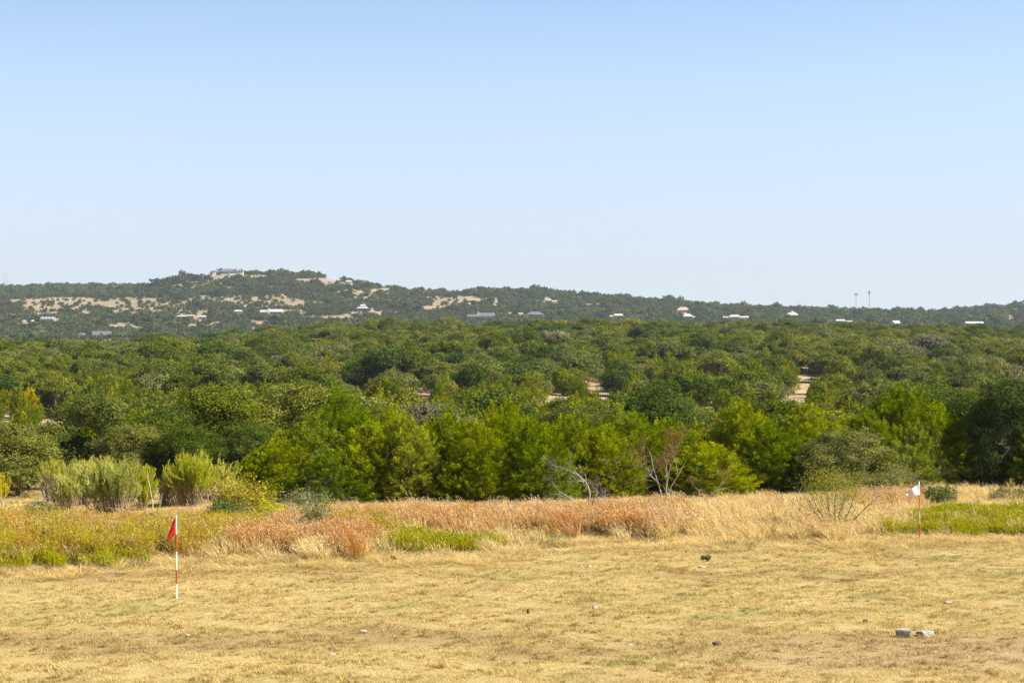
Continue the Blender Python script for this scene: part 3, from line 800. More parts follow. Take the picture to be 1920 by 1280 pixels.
# ------------------------------------------------------------------ trees
def place_tree(kind, pair, x, d, s, rz, label, group=None, cat=None, z=None):
    e = empty(kind, (x, d, (g1(x, d) if z is None else z) - 0.05), rz)
    e.scale = s
    nm = 'live oak' if kind == 'live_oak' else 'juniper'
    tag(e, label, cat or nm, group)
    link('crown', pair[0], e); link('trunk', pair[1], e)
    return e
NF = {'juniper': 0, 'live_oak': 0}
FRONT = []
def dims(me):
    v = np.empty(len(me.vertices) * 3, np.float32); me.vertices.foreach_get('co', v); v = v.reshape(-1, 3)
    return float(np.percentile(v[:, 2], 99.3)), float(np.percentile(v[:, 0], 98) - np.percentile(v[:, 0], 2))
DIM = {me.name: dims(me) for me in [a for a, _ in NEARJ + NEARO + MIDJ + MIDO] + FARO}
def front(kind, px, d, ytop, wpx, label, group=None):
    x = X(px, d); z = g1(x, d)
    h = (PY(z, d) - ytop) * d / F; wd = wpx * d / F
    pool = NEARJ if kind == 'juniper' else NEARO
    i = NF[kind] % len(pool); NF[kind] += 1
    h0, w0 = DIM[pool[i][0].name]; wd *= 1.24; h *= 1.03
    place_tree(kind, pool[i], x, d, (wd / w0, wd / w0, h / h0), random.uniform(0, 6.28), label, group)
    FRONT.append((x, d, wd / 2))
J, O = 'juniper', 'live_oak'
front(O, 25, 86, 800, 135, 'leafy live oak at the left edge behind the yellow-green shrubs')
front(O, 118, 99, 818, 110, 'low live oak below the pale dead snags, right of the left-edge oak')
front(O, 195, 99, 748, 150, 'tall rounded live oak behind the broad feathery shrub')
front(O, 318, 96, 770, 130, 'live oak directly behind the thin dead branch between the feathery shrubs')
front(O, 415, 101, 733, 165, 'dark live oak behind the right-hand feathery shrub, tallest on the left')
front(O, 470, 93, 800, 110, 'lower dark live oak between the feathery shrub and the first bright juniper')
front(O, 545, 104, 728, 170, 'broad live oak rising behind the first bright junipers')
front(J, 520, 84, 832, 120, 'bright juniper with its skirt behind the yellow-leaved bush')
front(J, 575, 86, 792, 130, 'yellow-green juniper second in the row behind the tall grass')
front(J, 640, 91, 745, 120, 'pointed yellow-green juniper standing above its row, left of centre')
front(J, 625, 82.5, 850, 100, 'low dark-based juniper by the bare twigs left of centre')
front(O, 715, 95, 768, 120, 'grey-green live oak between the pointed juniper and the centre junipers')
front(J, 700, 84, 800, 125, 'dense juniper behind the left end of the copper grass')
front(J, 765, 83.5, 790, 115, 'dense upright juniper behind the goldenrod strip')
front(J, 830, 85, 778, 120, 'full juniper above the thin rusty post')
front(O, 805, 99, 762, 130, 'live oak showing over the juniper above the rusty post')
front(J, 893, 83, 802, 110, 'juniper with ragged narrow plumes just left of the photo centre')
front(J, 955, 85.5, 765, 110, 'slim-topped tall juniper at the middle of the row')
front(J, 1005, 83, 800, 105, 'juniper left of the dead grey juniper')
front(J, 1062, 87, 788, 120, 'golden-green juniper right behind the dead grey juniper')
front(O, 1060, 101, 765, 150, 'grey-green live oak over the golden-green juniper')
front(J, 1130, 86, 812, 110, 'juniper behind the round white disc in the grass')
front(O, 1140, 97, 775, 110, 'live oak between the disc juniper and the bare saplings')
front(J, 1192, 88, 788, 110, 'juniper at the left of the bare pale sapling')
front(O, 1235, 104, 735, 160, 'tall pale live oak over the bare sapling')
front(J, 1262, 89, 800, 125, 'juniper tinged with brown behind the bare pale sapling')
front(J, 1325, 86, 835, 120, 'golden juniper with the leaning bare branch')
front(J, 1395, 90, 765, 120, 'dark full juniper right of the golden juniper')
front(O, 1460, 99, 757, 150, 'live oak with light leaves over the right-hand junipers')
front(J, 1450, 89, 800, 110, 'dark juniper above the small copper grass clump')
front(J, 1520, 90, 772, 110, 'juniper left of the rounded glossy oak')
front(O, 1600, 87.5, 812, 130, 'rounded glossy live oak behind the thin mesquite')
front(J, 1545, 91, 845, 100, 'low juniper behind the thin mesquite')
front(J, 1640, 94, 770, 120, 'yellow-green juniper right of the rounded glossy oak')
front(J, 1700, 94, 738, 135, 'tallest yellow-green juniper, behind the white flag')
front(O, 1690, 106, 752, 130, 'pale live oak behind the tallest yellow-green juniper')
front(J, 1765, 92, 775, 120, 'juniper right behind the low round bush by the white flag')
front(J, 1690, 90, 835, 95, 'small juniper straight behind the white flag')
front(J, 1830, 93, 782, 125, 'juniper over the far end of the green goldenrod field')
front(O, 1812, 101, 750, 130, 'live oak above the right-hand junipers near the edge')
front(O, 1905, 91, 722, 135, 'tall dark live oak at the right edge of the photo')
front(J, 1975, 90, 775, 120, 'juniper just past the right edge oak')
front(O, -70, 90, 790, 130, 'live oak past the left edge of the photo')

for px_, d_, yt, w_, lab in [
    (668, 85.5, 812, 80, 'small juniper wedged into the wall of junipers above the copper grass, left part'),
    (735, 88, 775, 90, 'juniper between the two tallest above the goldenrod strip'),
    (860, 84, 830, 80, 'low juniper skirt just left of the ragged plumed one'),
    (925, 88, 782, 90, 'juniper filling the row behind the ragged plumed one'),
    (980, 84, 838, 70, 'low juniper in front of the slim-topped tall one'),
    (1095, 88, 795, 90, 'juniper behind and right of the dead grey juniper'),
    (1160, 90, 775, 95, 'juniper rising between the white disc and the bare sapling'),
    (1225, 91, 800, 80, 'juniper straight behind the fork of the bare sapling'),
    (1360, 91, 800, 80, 'juniper between the golden juniper and the dark full one'),
    (1425, 92, 790, 80, 'juniper filling the gap right of the dark full one'),
    (1490, 92, 800, 80, 'juniper behind the small copper grass clump'),
    (1575, 93, 800, 90, 'juniper behind the left side of the rounded glossy oak'),
    (1665, 92, 800, 80, 'juniper left of the one behind the white flag'),
    (1730, 91, 800, 80, 'juniper just right of the white flag'),
    (1800, 93, 800, 80, 'juniper left of the one over the green weeds'),
    (1862, 92, 795, 90, 'juniper left of the tall right edge oak')]:
    front(J, px_, d_, yt, w_, lab)
front(J, 2065, 91, 780, 120, 'juniper well past the right edge of the photo')
front(J, 2150, 92, 770, 130, 'farthest juniper past the right edge of the photo')
front(O, -175, 90, 790, 130, 'farthest live oak past the left edge of the photo')
front(O, 66, 90, 845, 85, 'small low live oak hiding the feet of the pale snags')
front(O, 262, 94, 800, 110, 'low live oak between the broad shrub and the thin dead branch')
front(O, 370, 93, 805, 100, 'low live oak just behind the paler rounded feathery shrub')

# the wooded valley slope
def bands(lo, hi, sp):
    """jittered rows of points whose spacing is sp metres, inside the fan the camera can see (plus margin)"""
    P = []
    d = lo
    while d < hi:
        hw = 12 + 0.30 * d
        n = int(2 * hw / sp)
        xs = (np.arange(n) + 0.5) / n * 2 * hw - hw + RNG.normal(size=n) * sp * 0.33
        P.append(np.stack([xs, d + RNG.normal(size=n) * sp * 0.33], 1)); d += sp * 0.87
    return np.concatenate(P)
def tree_ok(px, yb, hp, wp, d, L):
    ok = np.ones(len(px), bool)
    for q in L:
        hit = (np.abs(px - q[0]) < q[2] * 0.7 + wp * 0.25) & (yb > q[1] - q[3] * 0.5) & (yb - hp * 0.95 < q[1] + q[3] * 0.0)
        ok &= ~hit
    for (x0, x1, y0, y1, db) in BUILT:
        hit = (px > x0 - wp * 0.35) & (px < x1 + wp * 0.35) & (d < db + 6) & (yb - hp < y1 - 0.35 * (y1 - y0)) & (yb > y0)
        ok &= ~hit
    return ok
sl_ = lambda x, y, wl, ph: np.sin(x * 6.28 / wl + ph + np.sin(y * 6.28 / wl / 1.7 + ph * 2)) * np.cos(y * 6.28 / wl / 1.2 + ph * 3 + np.sin(x * 4 / wl))
P = np.concatenate([bands(96, 180, 3.4), bands(180, 640, 3.3)])
x, d = P[:, 0], P[:, 1]
z = ground(x, d)
px, yb = PX(x, d), PY(z, d)
n = len(P)
pj = 0.58 + 0.30 * sl_(x, d, 90, 1.0) + 0.2 * sl_(x, d, 37, 2.2) - np.clip((d - 330) / 260, -0.35, 0.32) + np.clip((350 - px) / 1200., -.1, 0.1)
isj = RNG.random(n) < pj
h = np.where(isj, RNG.uniform(2.2, 4.9, n), (3.2 + 3.9 * RNG.random(n) ** 1.3) * np.where(d < 180, 0.75, 1)) * np.where(d > 470, .86, 1)
h = h * (1 + .2 * sl_(x, d, 64, .7) + .12 * sl_(x, d, 27, 1.9))
h *= np.where(d > 180, .86, 1)
r = np.where(isj, RNG.uniform(0.95, 1.6, n) * h / 4, RNG.uniform(0.65, 1.25, n) * 3.4 * h / 5.6)
ok = tree_ok(px, yb, h / d * F, 2 * r / d * F, d, MIDP)
# keep tops below the rows seen above the front trees
top = yb - h / d * F
lim = np.interp(px, [0, 60, 120, 170, 300, 420, 560, 700, 1050, 1240, 1330, 1500, 1700, 1850, 1920], [805, 815, 830, 760, 765, 745, 745, 765, 775, 755, 800, 770, 760, 755, 740])
ok &= (d > 185) | (top > lim)
# crowns keep clear of each other a little: drop when a bigger neighbour is very near
keep = ok.copy()
order = np.argsort(d)
cell = {}
for i in order:
    if not keep[i]: continue
    c = (int(x[i] // 6), int(d[i] // 6)); bad = False
    for a in (-1, 0, 1):
        for b_ in (-1, 0, 1):
            for j in cell.get((c[0] + a, c[1] + b_), ()):
                if (x[i] - x[j]) ** 2 + (d[i] - d[j]) ** 2 < (0.5 * (r[i] + r[j])) ** 2: bad = True
    if bad or any((x[i] - f[0]) ** 2 + (d[i] - f[1]) ** 2 < (f[2] * 0.8) ** 2 for f in (FRONT if d[i] < 115 else ())): keep[i] = False; continue
    cell.setdefault(c, []).append(i)
# what hides behind nearer crowns from this side is still real, but only trees that show are counted as individuals
vis = keep & (px > -12) & (px < 1932)
cnt = {'juniper': NF['juniper'], 'live_oak': NF['live_oak']}
def zone(q, dd):
    k = int(np.clip(q // 213, 0, 8))
    mark = ['behind the left edge snags', 'above the feathery shrubs', 'below the hilltop mansion', 'below the hilltop meadow', 'above the goldenrod strip',
            'above the dead grey juniper', 'above the bare sapling', 'above the thin mesquite', 'above the white flag'][k]
    if dd < 185: return 'in the hollow beyond the front trees, ' + mark, 'in the hollow ' + mark
    if dd < 270: return 'on the lowest open woodland, ' + mark, 'low on the valley slope ' + mark
    return 'in closed woodland partway up, ' + mark, 'partway up the slope ' + mark
score = np.where(d < 165, 1e9, d)          # the hollow right behind the front row hardly shows
ids = [i for i in np.argsort(score) if vis[i]]
used = np.zeros(n, bool)
for i in ids:
    k = 'juniper' if isj[i] else 'live_oak'
    if cnt[k] >= 292: continue
    cnt[k] += 1; used[i] = True
    pool = (NEARJ if d[i] < 160 else MIDJ) if isj[i] else (NEARO if d[i] < 160 else MIDO)
    pr = pool[RNG.integers(len(pool))]
    h0, r0 = DIM[pr[0].name]; r0 /= 2
    s = (r[i] / r0, r[i] / r0, h[i] / h0)
    zn, zg = zone(px[i], d[i])
    if isj[i]: place_tree(k, pr, x[i], d[i], s, RNG.uniform(0, 6.28), 'yellow-green juniper ' + zn, 'junipers ' + zg, z=z[i])
    else: place_tree(k, pr, x[i], d[i], s, RNG.uniform(0, 6.28), 'olive-grey live oak ' + zn, 'live oaks ' + zg, z=z[i])
rest = keep & ~used
print('individual', cnt, 'woodland rest', rest.sum())
prot = [[proto('juniper_source', a), proto('juniper_source', b_)] for a, b_ in MIDJ] + [[proto('oak_source', a), proto('oak_source', b_)] for a, b_ in MIDO]
ri = np.where(rest)[0]
idx = np.where(isj[ri], RNG.integers(0, 9, len(ri)), RNG.integers(9, 18, len(ri)))
dm = np.array([DIM[a.name] for a, _ in MIDJ + MIDO])[idx]
sc = np.stack([2 * r[ri] / dm[:, 1], 2 * r[ri] / dm[:, 1], h[ri] / dm[:, 0]], 1)
o = scatter('woodland', prot, np.stack([x[ri], d[ri], z[ri] - 0.05], 1), zrot(len(ri), RNG, 0.03), sc, idx, [M['juniper'], M['oak'], M['bark']])
tag(o, kind='stuff')

# the far hills
P = []
d0 = 1380.
while d0 < 3100:
    hw = 0.31 * d0; sp = 5.4 if d0 < 2600 else 6.5
    m_ = int(2 * hw / sp)
    P.append(np.stack([(np.arange(m_) + RNG.random(m_)) / m_ * 2 * hw - hw, d0 + RNG.random(m_) * sp], 1)); d0 += sp
P = np.concatenate(P)
x, d = P[:, 0], P[:, 1]
z = ground(x, d); px, yb = PX(x, d), PY(z, d)
# what stands in line of sight: keep points not deep behind a nearer rise
colb = np.clip(((px + 200) / 10).astype(int), 0, 240)
o_ = np.argsort(d); run = np.full(241, 9999.); seen = np.zeros(len(P), bool)
for i in o_:
    b_ = colb[i]
    if yb[i] < run[b_] + 5: seen[i] = True
    if yb[i] < run[b_]: run[b_] = yb[i]
n = len(P)
pvv = patchval(px, yb, FARP)
pc = np.clip(pvv, 0, 1)
gapn = np.clip((sl_(x, d, 83, 1.4) - .35) * 3, 0, 1) * .8 + np.clip((sl_(x, d, 190, 2.4) - .4) * 3, 0, 1) * .6
dens = 0.92 * (1 - .98 * pc) * (1 - np.clip(gapn, 0, .93))
keepf = seen & (RNG.random(n) < dens) & (yb < 640)
x, d, z, px, yb = x[keepf], d[keepf], z[keepf], px[keepf], yb[keepf]; n = len(x)
h = 4.0 * np.exp(RNG.normal(size=n) * .27) * (1 - .55 * np.clip(pvv[keepf], 0, 1)); r = h * RNG.uniform(0.5, 1.05, n)
big = RNG.random(n) < 0.05; h[big] *= 1.2; r[big] *= 1.5
ok = tree_ok(px, yb, h / d * F, 2 * r / d * F, d, [])
x, d, z, h, r = x[ok], d[ok], z[ok], h[ok], r[ok]; n = len(x)
print('far trees', n)
fp = [proto('far_source', a) for a in FARO]
o = scatter('far_woodland', fp, np.stack([x, d, z - 0.2], 1), zrot(n, RNG, 0.03), np.stack([r / 3.0, r / 3.0, h / 4.6], 1), RNG.integers(0, 6, n), [M['far']])
tag(o, kind='stuff')
# single skyline trees one can tell apart
for (px_, yb_, yt, wp, dd, lab) in [
    (1548, 586, 574, 26, 2480, 'dark clump-like oak on the right skyline left of the radio masts'),
    (1586, 588, 574, 24, 2480, 'rounded oak on the skyline left of the crowned radio mast'),
    (1648, 591, 578, 20, 2480, 'low dome-shaped oak on the skyline right of the taller mast'),
    (1684, 593, 577, 21, 2480, 'dark upright oak alone on the right skyline'),
    (1728, 592, 574, 16, 2480, 'small umbrella-shaped tree with a bare trunk on the right skyline'),
    (586, 521, 508, 26, 2300, 'dark rounded oak standing over the bare hilltop meadow'),
    (557, 521, 514, 12, 2300, 'small oak at the left end of the hilltop meadow'),
    (571, 522, 513, 10, 2300, 'lone little oak inside the hilltop meadow'),
    (606, 522, 512, 14, 2300, 'oak with a gap beneath right of the dark rounded hilltop oak'),
    (732, 545, 533, 24, 2290, 'low spreading oak at the right end of the hill crest')]:
    xx = X(px_, dd); zz = g1(xx, dd); hh = (PY(zz, dd) - yt) * dd / F; ww = wp * dd / F
    pr = MIDO[random.randrange(6)]
    place_tree('live_oak', pr, xx, dd, (ww / 6.8, ww / 6.8, hh / 5.5), random.uniform(0, 6), lab, z=zz)
# ------------------------------------------------------------------ grasses
TOPX = 0
def tuft(name, nb, rad, wid, seed, mats, lean=(-0.25, 0), spread=0.28, curve=0.35, head=0.0, hmin=0.55, wind=0.12):
    """a clump of tapered, bending blades one metre high; heads are feathery tips"""
    rng = np.random.default_rng(seed)
    a = rng.uniform(0, 2 * pi, nb); q = np.sqrt(rng.random(nb)) * rad
    P = np.stack([q * np.cos(a), q * np.sin(a), np.full(nb, -0.02)], 1)
    H = rng.uniform(hmin, 1.0, nb)
    dirv = np.stack([np.cos(a) * spread * rng.random(nb) + lean[0] + rng.normal(size=nb) * wind, np.sin(a) * spread * rng.random(nb) + lean[1] + rng.normal(size=nb) * wind, np.ones(nb)], 1)
    side = unit(np.stack([np.cos(a + 1.3 + rng.normal(size=nb)), np.sin(a + 1.3), np.zeros(nb)], 1)) * wid
    bendv = np.stack([dirv[:, 0], dirv[:, 1], -0.25 * np.ones(nb)], 1) * curve
    ts = [0, 0.4, 0.75, 1.0]; ws = [1, 0.85, 0.6, 0.12]
    V = []
    for t, w_ in zip(ts, ws):
        c = P + (dirv * t + bendv * t * t) * H[:, None] * 0.9
        V += [c - side * w_ * 0.5, c + side * w_ * 0.5]
    V = np.stack(V, 1).reshape(-1, 3)
    b0 = np.arange(nb)[:, None] * 8
    Fq = np.concatenate([b0 + np.array([[2 * k, 2 * k + 1, 2 * k + 3, 2 * k + 2]]) for k in range(3)])
    tint = np.tile(np.clip(rng.normal(0.5, 0.2, nb), 0, 1), 3)
    hg = np.repeat([0.2, 0.55, 0.9], nb)
    if head:
        m = int(nb * head); k = 7
        tip0 = P[:m] + (dirv[:m] * 0.62 + bendv[:m] * 0.38) * H[:m, None] * 0.9
        tip1 = P[:m] + (dirv[:m] + bendv[:m]) * H[:m, None] * 0.9
        t = rng.random((m, k, 1))
        C = (tip0[:, None] * (1 - t) + tip1[:, None] * t + rng.normal(size=(m, k, 3)) * 0.012).reshape(-1, 3)
        A = np.repeat(tip1 - tip0, k, 0) + rng.normal(size=(m * k, 3)) * 0.12
        v2, f2 = leaves(C, A, rng.uniform(0.03, 0.07, m * k), wid * 1.3, rng)
        Fq = np.concatenate([Fq, f2 + len(V)]); V = np.concatenate([V, v2])
        tint = np.concatenate([tint, np.clip(rng.normal(0.62, 0.2, m * k), 0, 1)]); hg = np.concatenate([hg, np.full(m * k, 1.0)])
    return new_mesh(name, V, Fq, mats, tint=tint, hgt=hg)
def forb(name, ns, rad, seed, mats, nl=16, L=0.06, W=0.02, up=1.0):
    """upright leafy stems, one metre high"""
    rng = np.random.default_rng(seed)
    Cs, As, Hg, Tn = [], [], [], []
    for i in range(ns):
        a = rng.uniform(0, 2 * pi); q = math.sqrt(rng.random()) * rad
        p = np.array([q * cos(a), q * sin(a), 0]); dv = np.array([rng.normal() * 0.13, rng.normal() * 0.13, 1]); H = rng.uniform(0.65, 1)
        t = rng.random(nl) ** 0.7
        Cs.append(p + dv * t[:, None] * H + rng.normal(size=(nl, 3)) * 0.012)
        v = rng.normal(size=(nl, 3)) * 0.6; v[:, 2] = np.abs(v[:, 2]) + up
        As.append(v); Hg.append(t); Tn.append(np.full(nl, rng.uniform(.3, .7)))
        Cs.append(p + dv * np.linspace(0, 0.85, 7)[:, None] * H); As.append(np.tile(dv, (7, 1))); Hg.append(np.linspace(0, 1, 7)); Tn.append(np.full(7, .4))
    C = np.concatenate(Cs); n = len(C)
    Ls = np.concatenate([np.concatenate([rng.uniform(.6, 1.3, nl) * L, np.full(7, 0.15)]) for _ in range(ns)])
    Ws = np.concatenate([np.concatenate([rng.uniform(.7, 1.3, nl) * W, np.full(7, 0.009)]) for _ in range(ns)])
    V, Fq = leaves(C, np.concatenate(As), Ls, Ws, rng)
    return new_mesh(name, V, Fq, mats, tint=np.clip(np.concatenate(Tn) + rng.normal(size=n) * .12, 0, 1), hgt=np.concatenate(Hg))
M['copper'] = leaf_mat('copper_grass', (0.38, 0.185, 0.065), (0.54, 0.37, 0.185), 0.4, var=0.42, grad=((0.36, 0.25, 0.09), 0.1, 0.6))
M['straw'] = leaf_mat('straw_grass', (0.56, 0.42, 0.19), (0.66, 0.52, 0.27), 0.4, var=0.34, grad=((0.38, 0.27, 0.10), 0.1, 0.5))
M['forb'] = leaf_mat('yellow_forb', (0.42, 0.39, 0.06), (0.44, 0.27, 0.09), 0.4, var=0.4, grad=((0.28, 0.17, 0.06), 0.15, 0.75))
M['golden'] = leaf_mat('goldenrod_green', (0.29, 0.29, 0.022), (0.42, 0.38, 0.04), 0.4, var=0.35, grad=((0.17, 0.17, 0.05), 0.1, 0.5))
M['sage'] = leaf_mat('sage_weed', (0.19, 0.20, 0.085), (0.27, 0.26, 0.11), 0.3, var=0.4)

def region(px, y, L):
    v = np.zeros_like(px)
    for q in L:
        e = ((px - q[0]) / q[2]) ** 2 + ((y - q[1]) / q[3]) ** 2
        v = np.maximum(v, (q[4] if len(q) > 4 else 1) * np.clip(1.5 - e, 0, 1))
    return v
EDGE = ([0, 300, 430, 620, 700, 760, 925, 1000, 1150, 1250, 1500, 1560, 1680, 1920], [1068, 1053, 1048, 1050, 1048, 1044, 1042, 1020, 1008, 1014, 1018, 1016, 1010, 1008])
RC = [(900, 992, 250, 14), (1110, 1001, 190, 13), (520, 1028, 85, 20), (880, 972, 240, 18), (1090, 975, 190, 26), (690, 975, 90, 26), (520, 1000, 80, 38), (678, 1030, 44, 22), (1235, 958, 60, 20), (1385, 940, 18, 12), (1455, 945, 18, 16), (1100, 992, 80, 18),
      (120, 1000, 210, 34, .75), (370, 1000, 90, 40, .8), (1660, 945, 80, 16, .7), (1760, 908, 180, 7, .8), (620, 1010, 50, 26, .7), (960, 990, 120, 16)]
RS = [(1400, 972, 260, 38), (1570, 995, 140, 24), (560, 1036, 150, 18), (50, 962, 110, 22), (1250, 1000, 150, 16), (1850, 922, 130, 12), (400, 950, 110, 22, .7), (1680, 960, 60, 30, .8), (980, 1000, 100, 14, .5), (840, 985, 120, 14, .5), (660, 1030, 70, 20, .6)]
RF = [(150, 1010, 230, 48), (330, 1020, 60, 42), (430, 1000, 55, 32), (50, 1020, 90, 40), (640, 990, 80, 20, .35), (250, 965, 160, 16, .5)]
RG = [(812, 1031, 116, 9), (140, 1063, 190, 7, .4), (1840, 985, 140, 16), (1800, 1002, 150, 8, .7), (425, 998, 42, 24, .7), (700, 1000, 60, 10, .3)]
rg = np.random.default_rng(5)
def pts(n, d0, d1, marg=1.12):
    dd = np.sqrt(rg.uniform(d0 ** 2, d1 ** 2, n)); xx = rg.uniform(-1, 1, n) * (0.2572 * dd + 7.5)
    zz = ground(xx, dd); return xx, dd, zz, PX(xx, dd), PY(zz, dd)
def beyond(px, y, off=0): return y < np.interp(px, *EDGE) + off + 6 * np.sin(px / 31. + 1) + 5 * np.sin(px / 13.) + 3 * np.sin(px / 5.3)
def lay(name, protos, n, d0, d1, fn, hlo, hhi, mats, wide=(0.8, 1.3), tilt=0.06, spin=True, front=False):
    n = int(n * 1.35)
    xx, dd, zz, px, y = pts(n, d0, d1)
    w_ = fn(px, y, xx, dd)
    if front: w_ = w_ * np.clip((y - (np.interp(px, *EDGE) - 42)) / 28, .22, 1)      # the tall stand is thickest at its near edge
    w_ = np.where((np.abs(px - 1725) < 13) & (y > 985), 0, w_)
    k = rg.random(n) < w_
    xx, dd, zz, w_ = xx[k], dd[k], zz[k], w_[k]; m = len(xx)
    hv = rg.uniform(hlo, hhi, m) * (0.88 + 0.2 * np.sin(xx * 1.9 + 2 * np.sin(dd * 0.8)) * np.cos(dd * 1.3 + xx * .4))
    wv = rg.uniform(*wide, m)
    # the meadow falls away: growth further out is shorter than the sight line over the nearer clumps
    tl = np.interp(px[k], [0, 120, 300, 440, 520, 640, 900, 1150, 1300, 1500, 1640, 1760, 1920], [955, 964, 967, 964, 960, 952, 943, 942, 934, 926, 915, 905, 908]) + np.abs(rg.normal(size=m)) * -9 + 3
    hv = np.clip(hv, .12, np.maximum((y[k] - tl + TOPX) * dd / F, .14)); wv = wv * np.clip(hv / (.6 * hhi), .45, 1)
    rot = rg.normal(size=(m, 3)) * tilt; rot[:, 2] = rg.uniform(0, 2 * pi, m) if spin else rg.normal(size=m) * 0.5
    print(name, m)
    return tag(scatter(name, protos, np.stack([xx, dd, zz], 1), rot, np.stack([wv, wv, hv], 1), rg.integers(0, len(protos), m), mats), kind='stuff')

cp = [proto('copper_source', tuft('copper_grass', 30, 0.17, 0.02, 600 + i, [M['copper']], head=0.5, lean=(-.3, 0), spread=.2, hmin=.5, wind=.1)) for i in range(4)]
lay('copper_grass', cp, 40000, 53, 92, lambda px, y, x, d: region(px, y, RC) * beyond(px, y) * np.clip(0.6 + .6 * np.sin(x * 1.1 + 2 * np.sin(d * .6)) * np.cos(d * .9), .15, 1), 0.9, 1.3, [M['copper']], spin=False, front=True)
M['plume'] = leaf_mat('plume_grass', (0.46, 0.30, 0.15), (0.60, 0.47, 0.29), 0.45, var=0.35, grad=((0.42, 0.26, 0.11), 0.1, 0.6))
TOPX = 16
pl_ = [proto('plume_source', tuft('plume_grass', 16, 0.16, 0.02, 610 + i, [M['plume']], head=0.9, lean=(-.34, 0), spread=.14, hmin=.62, wind=.07)) for i in range(4)]
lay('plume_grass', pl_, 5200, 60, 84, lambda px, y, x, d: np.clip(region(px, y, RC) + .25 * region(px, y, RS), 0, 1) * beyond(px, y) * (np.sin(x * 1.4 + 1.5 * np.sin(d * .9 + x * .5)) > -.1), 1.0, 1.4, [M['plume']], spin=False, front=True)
TOPX = 0
st = [proto('straw_source', tuft('straw_grass', 34, 0.2, 0.017, 620 + i, [M['straw']], head=0.4, lean=(-0.18, 0), hmin=.4)) for i in range(4)]
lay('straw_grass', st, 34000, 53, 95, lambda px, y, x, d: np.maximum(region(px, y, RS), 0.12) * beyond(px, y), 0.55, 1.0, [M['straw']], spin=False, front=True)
low = [proto('low_source', tuft('low_grass', 60, 0.32, 0.012, 640 + i, [M['straw']], lean=(-0.2, 0), spread=.6, hmin=.3)) for i in range(4)]
lay('low_straw_grass', low, 24000, 53, 125, lambda px, y, x, d: 0.8 * beyond(px, y, 6), 0.22, 0.42, [M['straw']])
lay('edge_wisps', low, 26000, 48, 66, lambda px, y, x, d: np.clip(1 - (y - np.interp(px, *EDGE) - 4) / 26, 0, 1) ** 1.5 * (y > np.interp(px, *EDGE) - 12) * np.clip(.35 + .5 * np.sin(x * 2.1 + 2 * np.sin(d)) * np.cos(d * 1.6 + x), .05, 1), 0.1, 0.3, [M['straw']])
fb = [proto('forb_source', forb('yellow_forb', 16, 0.24, 660 + i, [M['forb']])) for i in range(4)]
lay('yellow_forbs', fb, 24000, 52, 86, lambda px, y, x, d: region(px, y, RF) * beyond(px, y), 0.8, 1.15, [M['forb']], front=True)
gd = [proto('golden_source', forb('goldenrod', 26, 0.26, 680 + i, [M['golden']], nl=20, L=.07, W=.022, up=1.6)) for i in range(4)]
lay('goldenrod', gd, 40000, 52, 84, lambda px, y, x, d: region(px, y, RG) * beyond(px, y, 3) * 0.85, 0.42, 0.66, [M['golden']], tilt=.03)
sg = [proto('sage_source', forb('sage_weed', 12, 0.22, 700 + i, [M['sage']], nl=18)) for i in range(3)]
lay('sage_weeds', sg, 9000, 52, 95, lambda px, y, x, d: (np.sin(x * .9 + 1) * np.cos(d * .5 + x * .2) > 0.55) * 0.35 * beyond(px, y, 12) + region(px, y, [(990, 1025, 90, 12, .4), (1640, 975, 100, 14, .5), (1200, 1000, 120, 14, .3)]), 0.18, 0.4, [M['sage']])
# mown turf: every blade in one mesh
def turf_sheet(name, n, d0, d1, hlo, hhi, wid, clump, seed):
    r = np.random.default_rng(seed)
    dd = (r.uniform(d0 ** 1.3, d1 ** 1.3, n)) ** (1 / 1.3); xx = r.uniform(-1, 1, n) * (0.2572 * dd + 7.5)
    if clump:      # gather blades into tufts
        m = n // clump; c = r.integers(0, m, n); a = r.uniform(0, 2 * pi, n); q = np.sqrt(r.random(n)) * r.uniform(.04, .13, m)[c]
        hx, hd = xx[:m][c], dd[:m][c]; xx, dd = hx + q * np.cos(a), hd + q * np.sin(a)
    zz = ground(xx, dd); px, y = PX(xx, dd), PY(zz, dd)
    k = y > np.interp(px, *EDGE) - 16
    if not clump: k &= (np.sin(xx * 2.3 + 3 * np.sin(dd * .7)) * np.sin(dd * 1.7 + xx) < .8) | (r.random(n) < .7)
    xx, dd, zz = xx[k], dd[k], zz[k]; n = len(xx)
    H = r.uniform(hlo, hhi, n) * (.8 + .3 * np.sin(xx * 1.7 + np.sin(dd * 1.1) * 2) * np.cos(dd * 1.4))
    if clump: H *= r.uniform(.6, 1.15, m)[c][k]
    a = r.uniform(0, 2 * pi, n); ln = r.uniform(.1, 1.1, n)
    dv = np.stack([np.cos(a) * ln - .15, np.sin(a) * ln, np.ones(n)], 1)
    sd = np.stack([-np.sin(a + r.normal(size=n) * .6), np.cos(a), np.zeros(n)], 1) * wid * r.uniform(.6, 1.3, n)[:, None]
    P0 = np.stack([xx, dd, zz - .006], 1); P1 = P0 + dv * (H * .55)[:, None]; P2 = P0 + dv * [1.5, 1.5, .85] * H[:, None]
    V = np.stack([P0 - sd / 2, P0 + sd / 2, P1 + sd * .4, P1 - sd * .4, P2 + sd * .08, P2 - sd * .08], 1).reshape(-1, 3)
    b0 = np.arange(n)[:, None] * 6
    Fq = np.concatenate([b0 + [[0, 1, 2, 3]], b0 + [[3, 2, 4, 5]]])
    t = np.clip(r.normal(.5, .22, n), 0, 1)
    return tag(link(name, new_mesh(name, V, Fq, [M['turf']], tint=np.tile(t, 2))), kind='stuff')
turf_sheet('turf', 980000, 30, 66, .035, .07, .0085, 0, 31)
